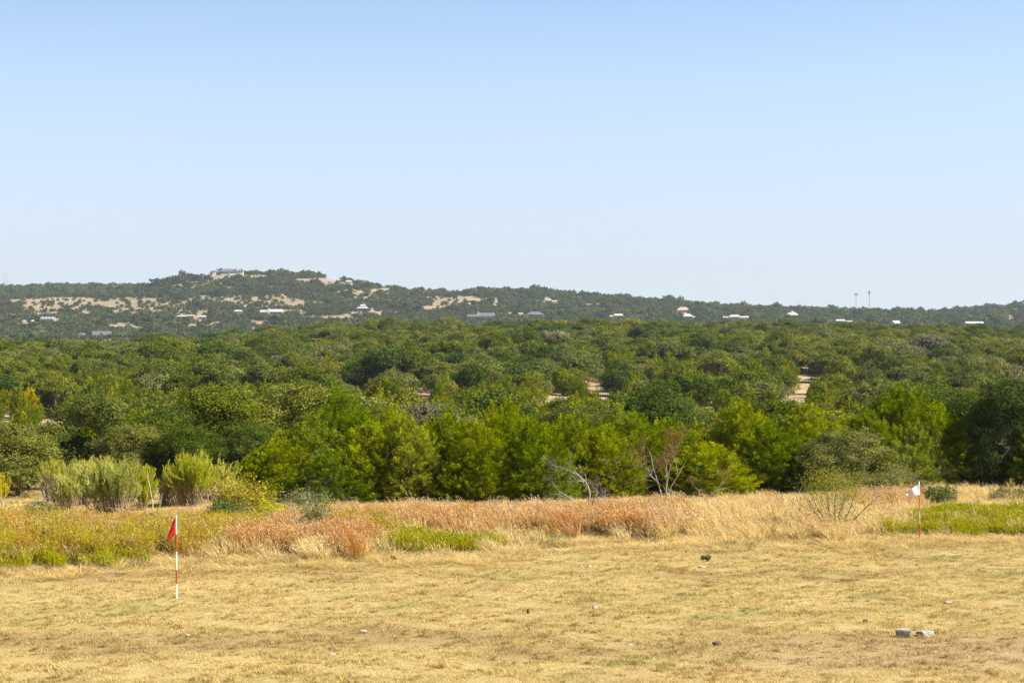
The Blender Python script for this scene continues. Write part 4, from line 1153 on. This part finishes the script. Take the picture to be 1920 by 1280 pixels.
turf_sheet('turf_tufts', 350000, 30, 66, .07, .14, .008, 45, 32)
# grassy floor of the openings in the woodland
mf = [proto('floor_source', tuft('floor_grass', 40, 0.6, 0.05, 760 + i, [M['straw']], spread=.7, hmin=.3)) for i in range(3)]
lay('woodland_floor_grass', mf, 9000, 130, 420, lambda px, y, x, d: .25 + 0 * px, 0.25, 0.5, [M['straw']])

# ------------------------------------------------------------------ shrubs and bare trees
M['stem'] = plain('shrub_stem', (0.36, 0.27, 0.18), 0.9, (0.24, 0.17, 0.11), 6)
M['broom'] = leaf_mat('broom_foliage', (0.36, 0.38, 0.06), (0.46, 0.45, 0.08), 0.4, var=0.4)
M['broom_gold'] = leaf_mat('broom_gold', (0.56, 0.46, 0.08), (0.50, 0.46, 0.07), 0.4, var=0.4)
M['broom_dry'] = leaf_mat('broom_dry', (0.33, 0.30, 0.12), (0.36, 0.33, 0.09), 0.4, var=0.4)
M['yellowleaf'] = leaf_mat('yellowing_leaves', (0.34, 0.29, 0.06), (0.34, 0.29, 0.06), 0.3, var=0.7)
M['greenleaf'] = leaf_mat('shrub_leaves', (0.13, 0.16, 0.05), (0.13, 0.16, 0.05), 0.3, var=0.5)
M['mesquite'] = leaf_mat('mesquite_leaves', (0.26, 0.26, 0.06), (0.26, 0.26, 0.06), 0.4, var=0.5)
M['rusty'] = leaf_mat('rusty_leaves', (0.20, 0.125, 0.05), (0.20, 0.125, 0.05), 0.3, var=0.4)
M['rustgreen'] = leaf_mat('golden_juniper_spray', (0.22, 0.20, 0.03), (0.22, 0.20, 0.03), 0.3, var=0.5)

def spot(px, y, lo=56, hi=95):
    d = find_d(px, y, lo, hi); x = X(px, d); return x, d, g1(x, d), d / F
def broom(px, y, hpx, wpx, label, seed, m, nst=64, dens=1.0, lowf=0.35, fork=3):
    x, d, z, k = spot(px, y); h, wd = hpx * k * 1.13, wpx * k * 1.2
    rng = np.random.default_rng(seed)
    e = tag(empty('broom_shrub', (x, d, z)), label, 'shrub', 'feathery broom shrubs behind the grass')
    tb = Tubes(); C, A, T = [], [], []
    for i in range(nst):
        a = rng.uniform(0, 2 * pi); q = math.sqrt(rng.random())
        dv = np.array([cos(a) * q * wd / 2 / h + .16 * math.sin(seed * 1.7), sin(a) * q * wd / 2.6 / h, 1.0])
        L = h * rng.uniform(0.62, 1.0) * (1 - .18 * q) * (.82 + .2 * math.sin(a * 2 + seed))
        b0 = (rng.normal() * wd * 0.09, rng.normal() * .1, -.05)
        pts_, _ = wander(b0, dv, L * math.sqrt(1 + (q * wd / 2 / h) ** 2) * .95, 8, rng, .09, .05)
        tb.add(pts_, np.linspace(.014, .004, 9), 4)
        stems = [pts_]
        for _ in range(fork):
            j = rng.integers(2, 6); p2, _ = wander(pts_[j], unit(pts_[j + 1] - pts_[j]) + rng.normal(size=3) * .3, L * (1 - j / 8) * rng.uniform(.6, .95), 5, rng, .1, .12)
            tb.add(p2, np.linspace(.007, .003, 6), 3); stems.append(p2)
        tone = rng.uniform(.25, .75)
        for s in stems:
            nn = int(70 * dens)
            t = rng.random(nn) * (len(s) - 1.01); j = t.astype(int); f = (t - j)[:, None]
            p = s[j] * (1 - f) + s[j + 1] * f
            dr = unit(s[j + 1] - s[j])
            hz = p[:, 2] / h
            kp = rng.random(nn) < np.clip((hz - lowf) / .28, .03, 1)
            C.append((p + rng.normal(size=(nn, 3)) * .028)[kp]); A.append((dr + rng.normal(size=(nn, 3)) * .22 + [0, 0, .25])[kp]); T.append(np.full(kp.sum(), tone))
    C, A, T = np.concatenate(C), np.concatenate(A), np.concatenate(T)
    V, Fq = leaves(C, A, rng.uniform(.08, .17, len(C)), rng.uniform(.014, .028, len(C)), rng)
    link('stems', tb.mesh('stems', M['stem']), e)
    link('foliage', new_mesh('foliage', V, Fq, [m], tint=np.clip(T + rng.normal(size=len(T)) * .12, 0, 1)), e)
broom(215, 968, 120, 165, 'widest yellow-green feathery shrub with dark bare stems, left of the dead branch', 801, M['broom'], 110, 1.5, .22)
broom(150, 950, 104, 110, 'feathery shrub with much bare brown twig between the widest one and the left edge oak', 802, M['broom'], 80, 1.1, .38)
broom(98, 944, 92, 90, 'sparse brownish feathery shrub in front of the left edge oak', 806, M['broom'], 60, .8, .42)
broom(185, 930, 82, 90, 'golden-tipped feathery shrub peering over the widest one', 808, M['broom_gold'], 50, 1.2, .3)
broom(350, 952, 116, 140, 'paler rounded feathery shrub right of the dead branch', 803, M['broom'], 110, 1.5, .2)
broom(412, 945, 92, 100, 'lower feathery shrub fading into the yellow-leaved bush', 804, M['broom'], 60, 1.0, .35)
broom(268, 958, 98, 60, 'slim bright green feathery shrub beside the dead branch', 807, M['broom'], 34, 1.4, .1)
broom(128, 960, 80, 80, 'low feathery shrub in front of the gap left of the widest one', 809, M['broom'], 50, 1.1, .25)
broom(245, 944, 96, 80, 'upright feathery shrub just right of the widest one', 810, M['broom'], 50, 1.2, .25)
broom(315, 946, 72, 70, 'small pale feathery shrub right beside the thin dead branch', 811, M['broom_dry'], 40, 1.1, .25)
broom(384, 938, 100, 90, 'tall feathery shrub overlapping the paler rounded one', 812, M['broom'], 55, 1.2, .25)
broom(440, 955, 64, 70, 'small golden feathery shrub at the left side of the yellow-leaved bush', 813, M['broom_gold'], 36, 1.0, .25)
broom(-4, 950, 70, 60, 'yellow feathery shrub cut by the left edge', 805, M['broom_gold'], 36, 1.2, .2)

def bush(name, px, y, hpx, wpx, label, seed, m, L=.07, W=.04, n=4200, nclump=60, stems=7, hollow=.25, cat='bush', lowz=.12, clr=.16, group=None):
    x, d, z, k = spot(px, y); h, wd = hpx * k, wpx * k
    rng = np.random.default_rng(seed)
    e = tag(empty(name, (x, d, z)), label, cat, group)
    tb = Tubes(); C = []
    tips = []
    for i in range(stems):
        a = rng.uniform(0, 2 * pi)
        branch(tb, (0, 0, -.05), (cos(a) * wd / h * .6, sin(a) * wd / h * .5, 1), h * .7, .02, rng, 2, 5, .15, .05, (2, 4), .6, tips)
    cc = []
    for i in range(nclump):
        v = unit(rng.normal(size=3)); q = rng.uniform(hollow, 1) ** .6
        cc.append([v[0] * q * wd * .5, v[1] * q * wd * .42, h * (.55 + v[2] * q * .45)])
    cc = np.array(cc); cc[:, 2] = np.maximum(cc[:, 2], h * lowz * rng.uniform(.6, 2, nclump))
    per = n // nclump
    C = np.repeat(cc, per, 0) + rng.normal(size=(per * nclump, 3)) * clr * min(h, wd) * .6
    C[:, 2] = np.maximum(C[:, 2], .02)
    A = rng.normal(size=C.shape) + [0, 0, .6]
    V, Fq = leaves(C, A, rng.uniform(.6, 1.3, len(C)) * L, rng.uniform(.6, 1.3, len(C)) * W, rng)
    link('stems', tb.mesh('stems', M['stem']), e)
    link('foliage', new_mesh('foliage', V, Fq, [m], tint=np.clip(np.repeat(rng.uniform(.2, .8, nclump), per) + rng.normal(size=len(C)) * .15, 0, 1)), e)
    return e
bush('yellow_bush', 462, 978, 82, 105, 'bush turning yellow and rusty in front of the first bright juniper', 820, M['yellowleaf'], .085, .05, 3200, 52)
bush('green_bush', 418, 985, 42, 80, 'low dark green bush at the foot of the yellow-leaved bush', 821, M['greenleaf'], n=4000)
bush('green_bush', 590, 1012, 66, 66, 'grey-green bush between the copper grasses left of the goldenrod strip', 822, M['sage'], n=3000, clr=.22)
bush('green_bush', 560, 965, 40, 130, 'low sage-green bush along the feet of the left junipers', 823, M['sage'], n=3200, clr=.3)
bush('green_bush', 76, 985, 40, 66, 'small green bush in the straw near the left edge', 824, M['greenleaf'], n=2400, clr=.2)
bush('green_bush', 1762, 948, 36, 72, 'low round dark green bush right of the white flag', 825, M['greenleaf'], n=4200)
bush('green_bush', 1893, 940, 24, 90, 'flat sage-green bush at the top of the green weeds by the right edge', 826, M['sage'], n=3000, clr=.25)
bush('green_bush', 1297, 994, 26, 32, 'small dark green bush in the pale grass right of the bare sapling', 827, M['greenleaf'], n=1500)
bush('green_bush', 505, 985, 44, 60, 'bright green bush with upright shoots right of the yellow-leaved bush', 828, M['broom'], n=1800, clr=.25)
bush('green_bush', 1685, 925, 60, 46, 'thin grey-green bush just left of the white flag', 829, M['mesquite'], n=1500, clr=.25)
bush('low_weed', 1332, 1061, 10, 34, 'dark green weed with a flat pale stone in the open turf', 830, M['sage'], .05, .03, 700, 14, 3, cat='weed')
bush('low_weed', 570, 1080, 9, 56, 'flat sprawling green weed right of the red flag', 831, M['greenleaf'], .05, .03, 900, 18, 3, cat='weed')
bush('low_weed', 736, 1082, 10, 18, 'tiny dark green weed at the turf edge below the goldenrod strip', 832, M['greenleaf'], .05, .03, 260, 8, 2, cat='weed')
bush('low_weed', 1200, 1196, 12, 16, 'bright green tuft-like weed beside the worn band in the turf', 833, M['golden'], .05, .02, 260, 8, 2, cat='weed') if False else None
# thin mesquite
e = bush('mesquite', 1562, 1002, 128, 120, 'thin see-through mesquite with a fan of bare stems', 840, M['mesquite'], .065, .022, 5500, 90, 1, .35, 'tree', .42, .17)
x_, d_, z_, k_ = e.location.x, e.location.y, e.location.z, e.location.y / F
rng = np.random.default_rng(9); tb = Tubes()
for i in range(9):
    a = -1.05 + 2.1 * i / 8
    branch(tb, (rng.normal() * .05, 0, -.1), (math.sin(a) * .95, rng.normal() * .3, cos(a * .8)), 128 * k_ * .82, .022, rng, 2, 5, .1, .03, (2, 3), .45)
link('trunk', tb.mesh('trunk', M['bark']), e)

M['rotbrown'] = plain('brown_bark', (0.20, 0.12, 0.08), .9, (.12, .07, .05), 5)
def bare(name, px, y, hpx, label, seed, m, dirs, r=.05, depth=3, bend=.18, twig=None, cat='tree', lo=56, hi=95, kids=(2, 4), d=None, spread=.8):
    if d is None: x, d, z, k = spot(px, y, lo, hi)
    else: x = X(px, d); z = g1(x, d); k = d / F; hpx = max(hpx, PY(z, d) - y + hpx)
    h = hpx * k; rng = np.random.default_rng(seed)
    e = tag(empty(name, (x, d, z)), label, cat)
    tb = Tubes(); tips = []
    for dv, L in dirs:
        branch(tb, (rng.normal() * .05, rng.normal() * .05, -.15), dv, h * L, r, rng, depth, 6, bend, .02, kids, spread, tips)
    link('trunk' if name != 'dead_branch' else 'limbs', tb.mesh('trunk', m), e)
    if twig:
        mm, n, L, W, zlo = twig
        P_ = np.concatenate([t for t, dp in tips if dp <= 1]); P_ = P_[P_[:, 2] > zlo * h]
        C = P_[rng.integers(len(P_), size=n)] + rng.normal(size=(n, 3)) * .09
        V, Fq = leaves(C, rng.normal(size=(n, 3)) + [0, 0, .4], L, W, rng)
        link('twigs', new_mesh('twigs', V, Fq, [mm], tint=rng.random(n)), e)
    return e
M['pale'] = plain('pale_bark', (0.46, 0.40, 0.33), 0.85, (0.30, 0.25, 0.20), 6)
bare('bare_sapling', 1250, 950, 150, 'slender bare sapling with pale forked stems and rust-red twigs on top', 861, M['pale'], [((.08, 0, 1), .72), ((-.08, -.1, 1), .8), ((.25, 0, 1), .62)], .032, 3, .13, (M['rusty'], 2600, .075, .03, .5), kids=(2, 3), spread=.6)
bare('bare_sapling', 1308, 952, 105, 'leaning pale bare sapling in front of the golden juniper', 862, M['pale'], [((.75, 0, 1), .75), ((.35, 0, 1), .4)], .028, 2, .13, (M['rusty'], 350, .06, .03, .5), kids=(2, 3), spread=.5)
bare('dead_juniper', 1108, 958, 118, 'dead grey juniper with broken limbs reaching left', 863, M['deadwood'], [((-.35, -.1, 1), .8), ((-1.1, -.2, .62), .7), ((.15, -.1, .8), .42), ((-1.5, -.3, .32), .55)], .045, 3, .2, (M['deadwood'], 900, .10, .009, .0), kids=(3, 4))
bare('dead_branch', 640, 965, 60, 'grey bare twigs at the foot of the left junipers', 864, M['deadwood'], [((-.6, -.2, 1), .7), ((.6, -.2, .6), .6), ((1, -.2, .3), .6)], .022, 2, .25)
bare('dead_branch', 940, 958, 30, 'curved pale dead twig left of the dead juniper', 865, M['pale'], [((.5, -.2, 1), .9), ((-.5, -.2, .7), .8)], .018, 1, .4)
bare('dead_branch', 288, 968, 122, 'tall thin dead branch standing between the feathery shrubs', 866, M['pale'], [((.02, 0, 1), .78), ((.1, 0, 1), .45)], .032, 2, .15, kids=(1, 2), spread=.5)
bare('dead_branch', 90, 945, 48, 'pale fallen dead branch at the foot of the left edge oak', 867, M['pale'], [((-1, -.2, .8), .8), ((.8, -.2, 1), .8), ((.4, 0, .5), .8)], .026, 2, .3)
bare('dead_branch', 1690, 925, 62, 'grey dead twigs behind the white flag', 868, M['deadwood'], [((.3, -.2, 1), .7), ((-.3, -.2, 1), .6)], .015, 2, .25, (M['deadwood'], 500, .12, .010, 0))
for px_, yt, lab, sd in ((37, 822, 'short pale snag left of the other two', 1), (62, 795, 'tallest pale snag, forked at the top, above the left edge oak', 2), (76, 810, 'pale snag leaning right with one side stub', 3)):
    dd = 96; xx = X(px_, dd); zz = g1(xx, dd); hh = (PY(zz, dd) - yt) * dd / F
    e = tag(empty('snag', (xx, dd - 3 + sd, zz)), lab, 'dead tree')
    rng = np.random.default_rng(880 + sd); tb = Tubes()
    p_, _ = wander((0, 0, -.1), (.06 * (sd - 2), 0, 1), hh, 9, rng, .07, .05); tb.add(p_, np.linspace(.05, .016, 10), 6)
    for j in (5, 6, 7):
        q_, _ = wander(p_[j], (rng.choice([-1, 1]) * .8, 0, .9), hh * .16, 4, rng, .15); tb.add(q_, np.linspace(.02, .008, 5), 4)
    link('trunk', tb.mesh('trunk', M['pale']), e)
for q_, (px_, yt, dd, lab) in enumerate([(893, 676, 330, 'dark crooked bare tree standing in the middle woodland above the photo centre'), (858, 690, 318, 'reddish-brown dying tree left of the dark crooked bare one'),
        (612, 655, 430, 'thin pale bare tree below the flat-roofed hunting blind'), (1085, 742, 170, 'pale bare branches poking out behind the golden-green juniper'),
        (1372, 708, 300, 'grey leafless tree over the pale clearing right of centre'), (1745, 690, 330, 'grey leafless tree in the woodland above the white flag'), (1290, 700, 320, 'small grey leafless tree in the woodland above the bare sapling'),
        (240, 700, 300, 'grey leafless tree in the woodland above the broad feathery shrub')]):
    bare('bare_tree', px_, yt, 0, lab, 900 + q_, M['deadwood'] if q_ != 1 else M['rotbrown'], [((.1, 0, 1), .6), ((-.5, 0, 1), .55), ((.6, 0, .9), .5)], .12, 3, .2, (M['deadwood'] if q_ != 1 else M['rusty'], 420, .22, .03, .3), kids=(3, 4), d=dd)
# stump
x, d, z, k = spot(285, 992); e = tag(empty('stump', (x, d, z)), 'dark weathered stump post standing in the forbs left of the red flag', 'stump')
tb = Tubes(); tb.add([(0, 0, -.1), (.01, 0, .25), (-.02, 0, .5), (0, 0, .56)], [.10, .085, .095, .05], 9); tb.add([(.05, -.03, .3), (.12, -.06, .48), (.11, -.05, .55)], [.03, .025, .01], 5)
link('trunk', tb.mesh('trunk', plain('rotten_wood', (0.07, 0.05, 0.035), .95, (.03, .02, .015), 12)), e)
# ------------------------------------------------------------------ flags, stones, small things
M['pole_white'] = plain('pole_white', (0.80, 0.79, 0.76), 0.45, (0.66, 0.64, 0.60), 9)
M['pole_red'] = plain('pole_red', (0.50, 0.035, 0.022), 0.5, (0.34, 0.02, 0.014), 12)
M['pole_grey'] = plain('pole_worn', (0.50, 0.49, 0.46), 0.6, (0.36, 0.34, 0.31), 9)
def cloth(name, c, transl, rough):
    m, t, o = mat(name); b = NB(t)
    p = b.n('ShaderNodeBsdfPrincipled'); p.inputs['Base Color'].default_value = (*c, 1); p.inputs['Roughness'].default_value = rough
    tr = b.n('ShaderNodeBsdfTranslucent'); tr.inputs['Color'].default_value = (*c, 1)
    mx = b.n('ShaderNodeMixShader'); mx.inputs[0].default_value = transl
    b.link(p.outputs[0], mx.inputs[1]); b.link(tr.outputs[0], mx.inputs[2]); b.link(mx.outputs[0], o.inputs['Surface'])
    return m
M['flag_red'] = cloth('flag_red_cloth', (0.62, 0.022, 0.03), 0.3, 0.35)
M['flag_white'] = cloth('flag_white_cloth', (0.84, 0.84, 0.85), 0.25, 0.5)
def flagstick(pxb, yb, pxt, yt, bands, label, hi):
    d = find_d(pxb, yb, 36, 70); k = d / F; x = X(pxb, d); z = g1(x, d)
    e = tag(empty('flagstick', (x, d, z)), label, 'flagstick', 'flagsticks on the practice field')
    H = (yb - yt) * k; lx = (pxt - pxb) * k
    pts_ = []; r = 0.0165
    V, Fq, mi = [], [], []
    zs = [H + 0.002] + [(yb - q) * k for q, _ in bands[1:]] + [-0.12]
    K = 14; n = 0
    for s in range(len(bands)):
        for zz in (zs[s], zs[s + 1]):
            for a in range(K):
                V.append((lx * zz / H + r * cos(a * 2 * pi / K), r * sin(a * 2 * pi / K), zz))
        for a in range(K):
            Fq.append((n + a, n + (a + 1) % K, n + K + (a + 1) % K, n + K + a)); mi.append(bands[s][1])
        n += 2 * K
    me = new_mesh('pole', V, Fq, [M['pole_white'], M['pole_red'], M['pole_grey']], mi=mi, smooth=True)
    po = link('pole', me, e)
    tb = Tubes(); zt = H
    tb.add([(lx, 0, zt - .01), (lx, 0, zt + .004), (lx, 0, zt + .014)], [.0175, .0175, .006], 12)
    link('cap', tb.mesh('cap', M['pole_white']), po)
    return e, k, H, lx
def sheet(name, P, m, e, thick=0.0015):
    """P: grid (nu,nv,3) -> thin solid cloth"""
    nu, nv, _ = P.shape
    du = np.gradient(P, axis=0); dv = np.gradient(P, axis=1); N_ = unit(np.cross(du, dv)) * thick
    V = np.concatenate([(P + N_).reshape(-1, 3), (P - N_).reshape(-1, 3)]); o_ = nu * nv
    i = (np.arange(nu - 1)[:, None] * nv + np.arange(nv - 1)[None]).ravel()
    f1 = np.stack([i, i + nv, i + nv + 1, i + 1], 1); f2 = f1[:, ::-1] + o_
    ed = [*(range(nv)), *[q * nv + nv - 1 for q in range(1, nu)], *[(nu - 1) * nv + q for q in range(nv - 2, -1, -1)], *[q * nv for q in range(nu - 2, 0, -1)]]
    f3 = np.array([[ed[a], ed[(a + 1) % len(ed)], ed[(a + 1) % len(ed)] + o_, ed[a] + o_] for a in range(len(ed))])
    return link(name, new_mesh(name, V, np.concatenate([f1, f2, f3]), [m], smooth=True), e)
# left: red pennant hanging limp to the left
e, k, H, lx = flagstick(330.5, 1124, 329.8, 968, [(968, 0), (1002, 1), (1035, 0), (1069, 1), (1096, 0)], 'red and white striped flagstick with a limp red pennant, nearer and on the left', 0)
nu, nv = 26, 18; P = np.zeros((nu, nv, 3))
for a in range(nu):
    t = a / (nu - 1)
    # hoist runs down the stick; the fly corner has dropped to the lower left
    tx, tz = lx + (-1.2 - 15.8 * t ** 0.85) * k, H - (2 + 39 * t) * k
    bx, bz = lx + (-1.2 - 0.2 * 1 - 13.2 * t ** 1.5) * k, H - (33 - 1.0 * t + 14.5 * t ** 1.2) * k
    for b_ in range(nv):
        s = b_ / (nv - 1)
        w1 = 0.028 * math.sin(s * 7.5 + t * 1.5) * (0.25 + t * .9) + 0.012 * math.sin(s * 17 + t * 4)
        P[a, b_] = (tx * (1 - s) + bx * s + 0.006 * math.sin(s * 9), -0.02 + w1 - .03 * t, tz * (1 - s) + bz * s)
cl = sheet('pennant', P, M['flag_red'], e)
for zz in (H - 3 * k, H - 29 * k):
    tb = Tubes(); a_ = np.linspace(0, 2 * pi, 13)
    tb.add(np.stack([lx - .008 + .026 * np.cos(a_), .026 * np.sin(a_), np.full(13, zz)], 1), .0028, 5)
    link('tie', tb.mesh('tie', M['pole_white']), cl)
# right: white flag blown left
e, k, H, lx = flagstick(1725.2, 1023.5, 1723.6, 904, [(904, 0), (929, 1), (959, 2), (983, 1), (1008, 2)], 'red and grey striped flagstick with a torn white flag, farther off on the right', 0)
P = np.zeros((nu, nv, 3))
for a in range(nu):
    t = a / (nu - 1)
    zt = H - (0.5 + 17.5 * (t ** 0.8)) * k; zb = H - (25.2 - .8 * t) * k
    for b_ in range(nv):
        s = b_ / (nv - 1)
        fr = 0.9 * math.sin(s * 14) * (t ** 6) + (1.6 if .35 < s < .6 else 0) * t ** 10
        P[a, b_] = (lx + (0.9 - 25 * t + fr * .5) * k, -.022 + .02 * math.sin(t * 8 + s * 2) * (.3 + t), zt * (1 - s) + zb * s)
cl = sheet('flag_cloth', P, M['flag_white'], e)
for zz in (H - 2 * k, H - 23 * k):
    tb = Tubes(); a_ = np.linspace(0, 2 * pi, 13)
    tb.add(np.stack([lx - .004 + .026 * np.cos(a_), .026 * np.sin(a_), np.full(13, zz)], 1), .0028, 5)
    link('tie', tb.mesh('tie', M['pole_white']), cl)

# stones
M['lime'] = plain('limestone', (0.46, 0.43, 0.37), 0.9, (0.20, 0.17, 0.14), 9, bump=.5)
M['clod'] = plain('dark_clod', (0.10, 0.07, 0.045), 1.0, (0.05, 0.035, 0.025), 20, bump=.5)
def rock(name, px, y, wpx, hpx, label, seed, m, blocky=.75, yaw=None, tilt=0., depth=.7, cat='stone', lo=31, hi=70):
    d = find_d(px, y, lo, hi); k = d / F; x = X(px, d); z = g1(x, d)
    rng = np.random.default_rng(seed); nu_, nv_ = 14, 9
    a = np.linspace(0, 2 * pi, nu_, endpoint=False); b_ = np.linspace(-pi / 2, pi / 2, nv_)
    A_, B_ = np.meshgrid(a, b_)
    sp_ = lambda v, e_: np.sign(v) * np.abs(v) ** e_
    ex = 1 - blocky
    Xs = sp_(np.cos(B_), ex) * sp_(np.cos(A_), ex); Ys = sp_(np.cos(B_), ex) * sp_(np.sin(A_), ex); Zs = sp_(np.sin(B_), ex)
    nz = 1 + rng.normal(size=A_.shape) * .05
    V = np.stack([Xs * nz * wpx * k / 2, Ys * nz * wpx * k / 2 * depth, Zs * nz * hpx * k / 2], -1).reshape(-1, 3)
    i = np.arange(nv_ - 1)[:, None] * nu_; j = np.arange(nu_)[None]; j2 = (j + 1) % nu_
    Fq = np.stack([i + j, i + j2, i + nu_ + j2, i + nu_ + j], -1).reshape(-1, 4)
    o_ = link(name, new_mesh(name, V, Fq, [m])); o_.location = (x, d + wpx * k * depth * .3, z + hpx * k * .33)
    o_.rotation_euler = (tilt, tilt * .6, rng.uniform(-.6, .6) if yaw is None else yaw)
    return tag(o_, label, cat)
def block(px, y, wpx, hm, dep, yaw, tilt, label, seed):
    """a broken quarry block: slightly skewed box with chipped, bevelled edges"""
    import bmesh
    d = find_d(px, y, 31, 50); k = d / F; x = X(px, d); z = g1(x, d); rng = np.random.default_rng(seed)
    bm = bmesh.new(); bmesh.ops.create_cube(bm, size=1.0)
    for v in bm.verts: v.co = (v.co.x * wpx * k + rng.normal() * .016, v.co.y * dep + rng.normal() * .016, v.co.z * hm + rng.normal() * .010)
    bmesh.ops.bevel(bm, geom=bm.edges[:], offset=.010, segments=2, affect='EDGES')
    bmesh.ops.subdivide_edges(bm, edges=[e_ for e_ in bm.edges if e_.calc_length() > .06], cuts=5, use_grid_fill=True)
    for v in bm.verts: v.co += mathutils.Vector(rng.normal(size=3) * .0028)
    me = bpy.data.meshes.new('stone_block'); bm.to_mesh(me); bm.free(); me.materials.append(M['block'])
    o_ = link('stone_block', me); o_.location = (x, d + dep / 2, z + hm * .42); o_.rotation_euler = (tilt, tilt * .7, yaw)
    return tag(o_, label, 'stone')
M['block'] = plain('block_stone', (0.40, 0.375, 0.33), 0.95, (0.17, 0.15, 0.125), 11, bump=.6)
block(1697, 1197, 27, .17, .20, -.22, .02, 'thick pale stone block, left one of the pair lying in the near right turf', 1)
block(1739, 1196, 24, .13, .25, .5, -.10, 'flatter tilted stone slab, right one of the pair in the near right turf', 2)
rock('small_stone', 680, 1186, 15, 5, 'small white stone in the worn band below the goldenrod strip', 3, M['lime'], .5)
rock('small_stone', 1115, 1142, 9, 6, 'small bright white stone alone in mid-field', 4, M['lime'], .5)
rock('small_stone', 139, 1152, 12, 3, 'flat pale stone left of the red flagstick', 5, M['lime'], .5)
rock('small_stone', 1105, 1064, 9, 4, 'small pale stone near the copper grass edge, right of centre', 6, M['lime'], .5)
rock('small_stone', 1323, 1032, 12, 5, 'pale stone at the grass edge behind the dark green weed', 7, M['lime'], .5)
rock('small_stone', 1289, 1036, 9, 5, 'dark-sided stone at the grass edge left of the pale one', 8, M['clod'], .5)
rock('small_stone', 1317, 1065, 14, 4, 'flat pale stone in front of the dark green weed', 9, M['lime'], .5)
rock('small_stone', 1778, 1131, 14, 4, 'flat pale stone in the turf above the stone pair', 10, M['lime'], .6)
rock('small_stone', 1180, 1212, 14, 5, 'pale stone in the worn band right of centre', 11, M['lime'], .5)
rock('small_stone', 1032, 1204, 8, 4, 'tiny pale stone at the left end of the worn stony band', 12, M['lime'], .5)
rock('small_stone', 622, 1228, 11, 4, 'grey-white stone in the lower left turf', 13, M['lime'], .5)
rock('small_stone', 350, 1193, 10, 4, 'small reddish-pale stone under the red flagstick', 14, M['lime'], .5)
rock('small_stone', 1896, 1014, 14, 4, 'pale stone at the foot of the green weeds near the right edge', 15, M['lime'], .5, lo=50)
rock('dirt_clod', 1345, 1210, 18, 8, 'dark clod in the worn band right of centre', 16, M['clod'], .3, cat='clod')
rock('dirt_clod', 1624, 1168, 11, 7, 'dark clod in the turf left of the stone pair', 17, M['clod'], .3, cat='clod')
rock('dirt_clod', 990, 1150, 5, 9, 'small upright dark lump in mid-field near the photo centre', 18, M['clod'], .3, cat='clod')
rock('dirt_clod', 1655, 1033, 14, 5, 'dark clod near the grass edge left of the white flagstick', 19, M['clod'], .3, cat='clod')
rock('dirt_clod', 1880, 1012, 8, 7, 'dark lump by the green weeds at the right edge', 20, M['clod'], .3, cat='clod', lo=50)

# rusty post in the goldenrod strip
x, d, z, k = spot(793, 1012); H = (1012 - 970) * k
e = tag(empty('fence_post', (x, d, z)), 'thin rusty steel post rising from the goldenrod strip', 'post')
boxes('upright', [(-.006, .006, -.02, .02, -.2, H), (-.022, .022, .0205, .026, -.2, H)], plain('rust', (0.20, 0.09, 0.045), .9, (.11, .05, .03), 20), e)
# round pale disc on a short stake
x, d, z, k = spot(1124, 962); e = tag(empty('marker_disc', (x, d, z)), 'round pale grey marker disc on a stake behind the copper grass', 'marker')
zc = (962 - 938) * k; tb = Tubes(); tb.add([(0, 0, -.1), (0, 0, zc)], .014, 6); link('stake', tb.mesh('stake', M['deadwood']), e)
a_ = np.linspace(0, 2 * pi, 25)[:-1]; r_ = 4.6 * k
V = [(r_ * q * cos(a), yy, zc + r_ * q * sin(a)) for q, yy in ((.86, -.035), (1, -.03), (1, -.018), (.86, -.015)) for a in a_]
V += [(0, -.037, zc), (0, -.014, zc)]
Fq = [(s * 24 + i, s * 24 + (i + 1) % 24, (s + 1) * 24 + (i + 1) % 24, (s + 1) * 24 + i) for s in range(3) for i in range(24)]
Fq += [(96, (i + 1) % 24, i) for i in range(24)] + [(97, 72 + i, 72 + (i + 1) % 24) for i in range(24)]
poly('disc', V, Fq, M['pole_grey'], e)

# ------------------------------------------------------------------ the air
m, t, o = mat('haze_air'); b = NB(t)
vp = b.n('ShaderNodeVolumePrincipled')
vp.inputs['Color'].default_value = (0.68, 0.83, 1.0, 1)
vp.inputs['Density'].default_value = 0.000065
vp.inputs['Anisotropy'].default_value = 0.2
b.link(vp.outputs[0], o.inputs['Volume'])
zmin = float(ZZ.min()) - 1.0
zmax = max(float(ZZ.max()) + 9, 78)
V, Fq = box_vf(-3000, 3000, -75, 4760, zmin, zmax)
me = bpy.data.meshes.new('haze'); me.from_pydata(V, [], Fq); me.update(); me.materials.append(m)
tag(link('haze', me), kind='stuff')
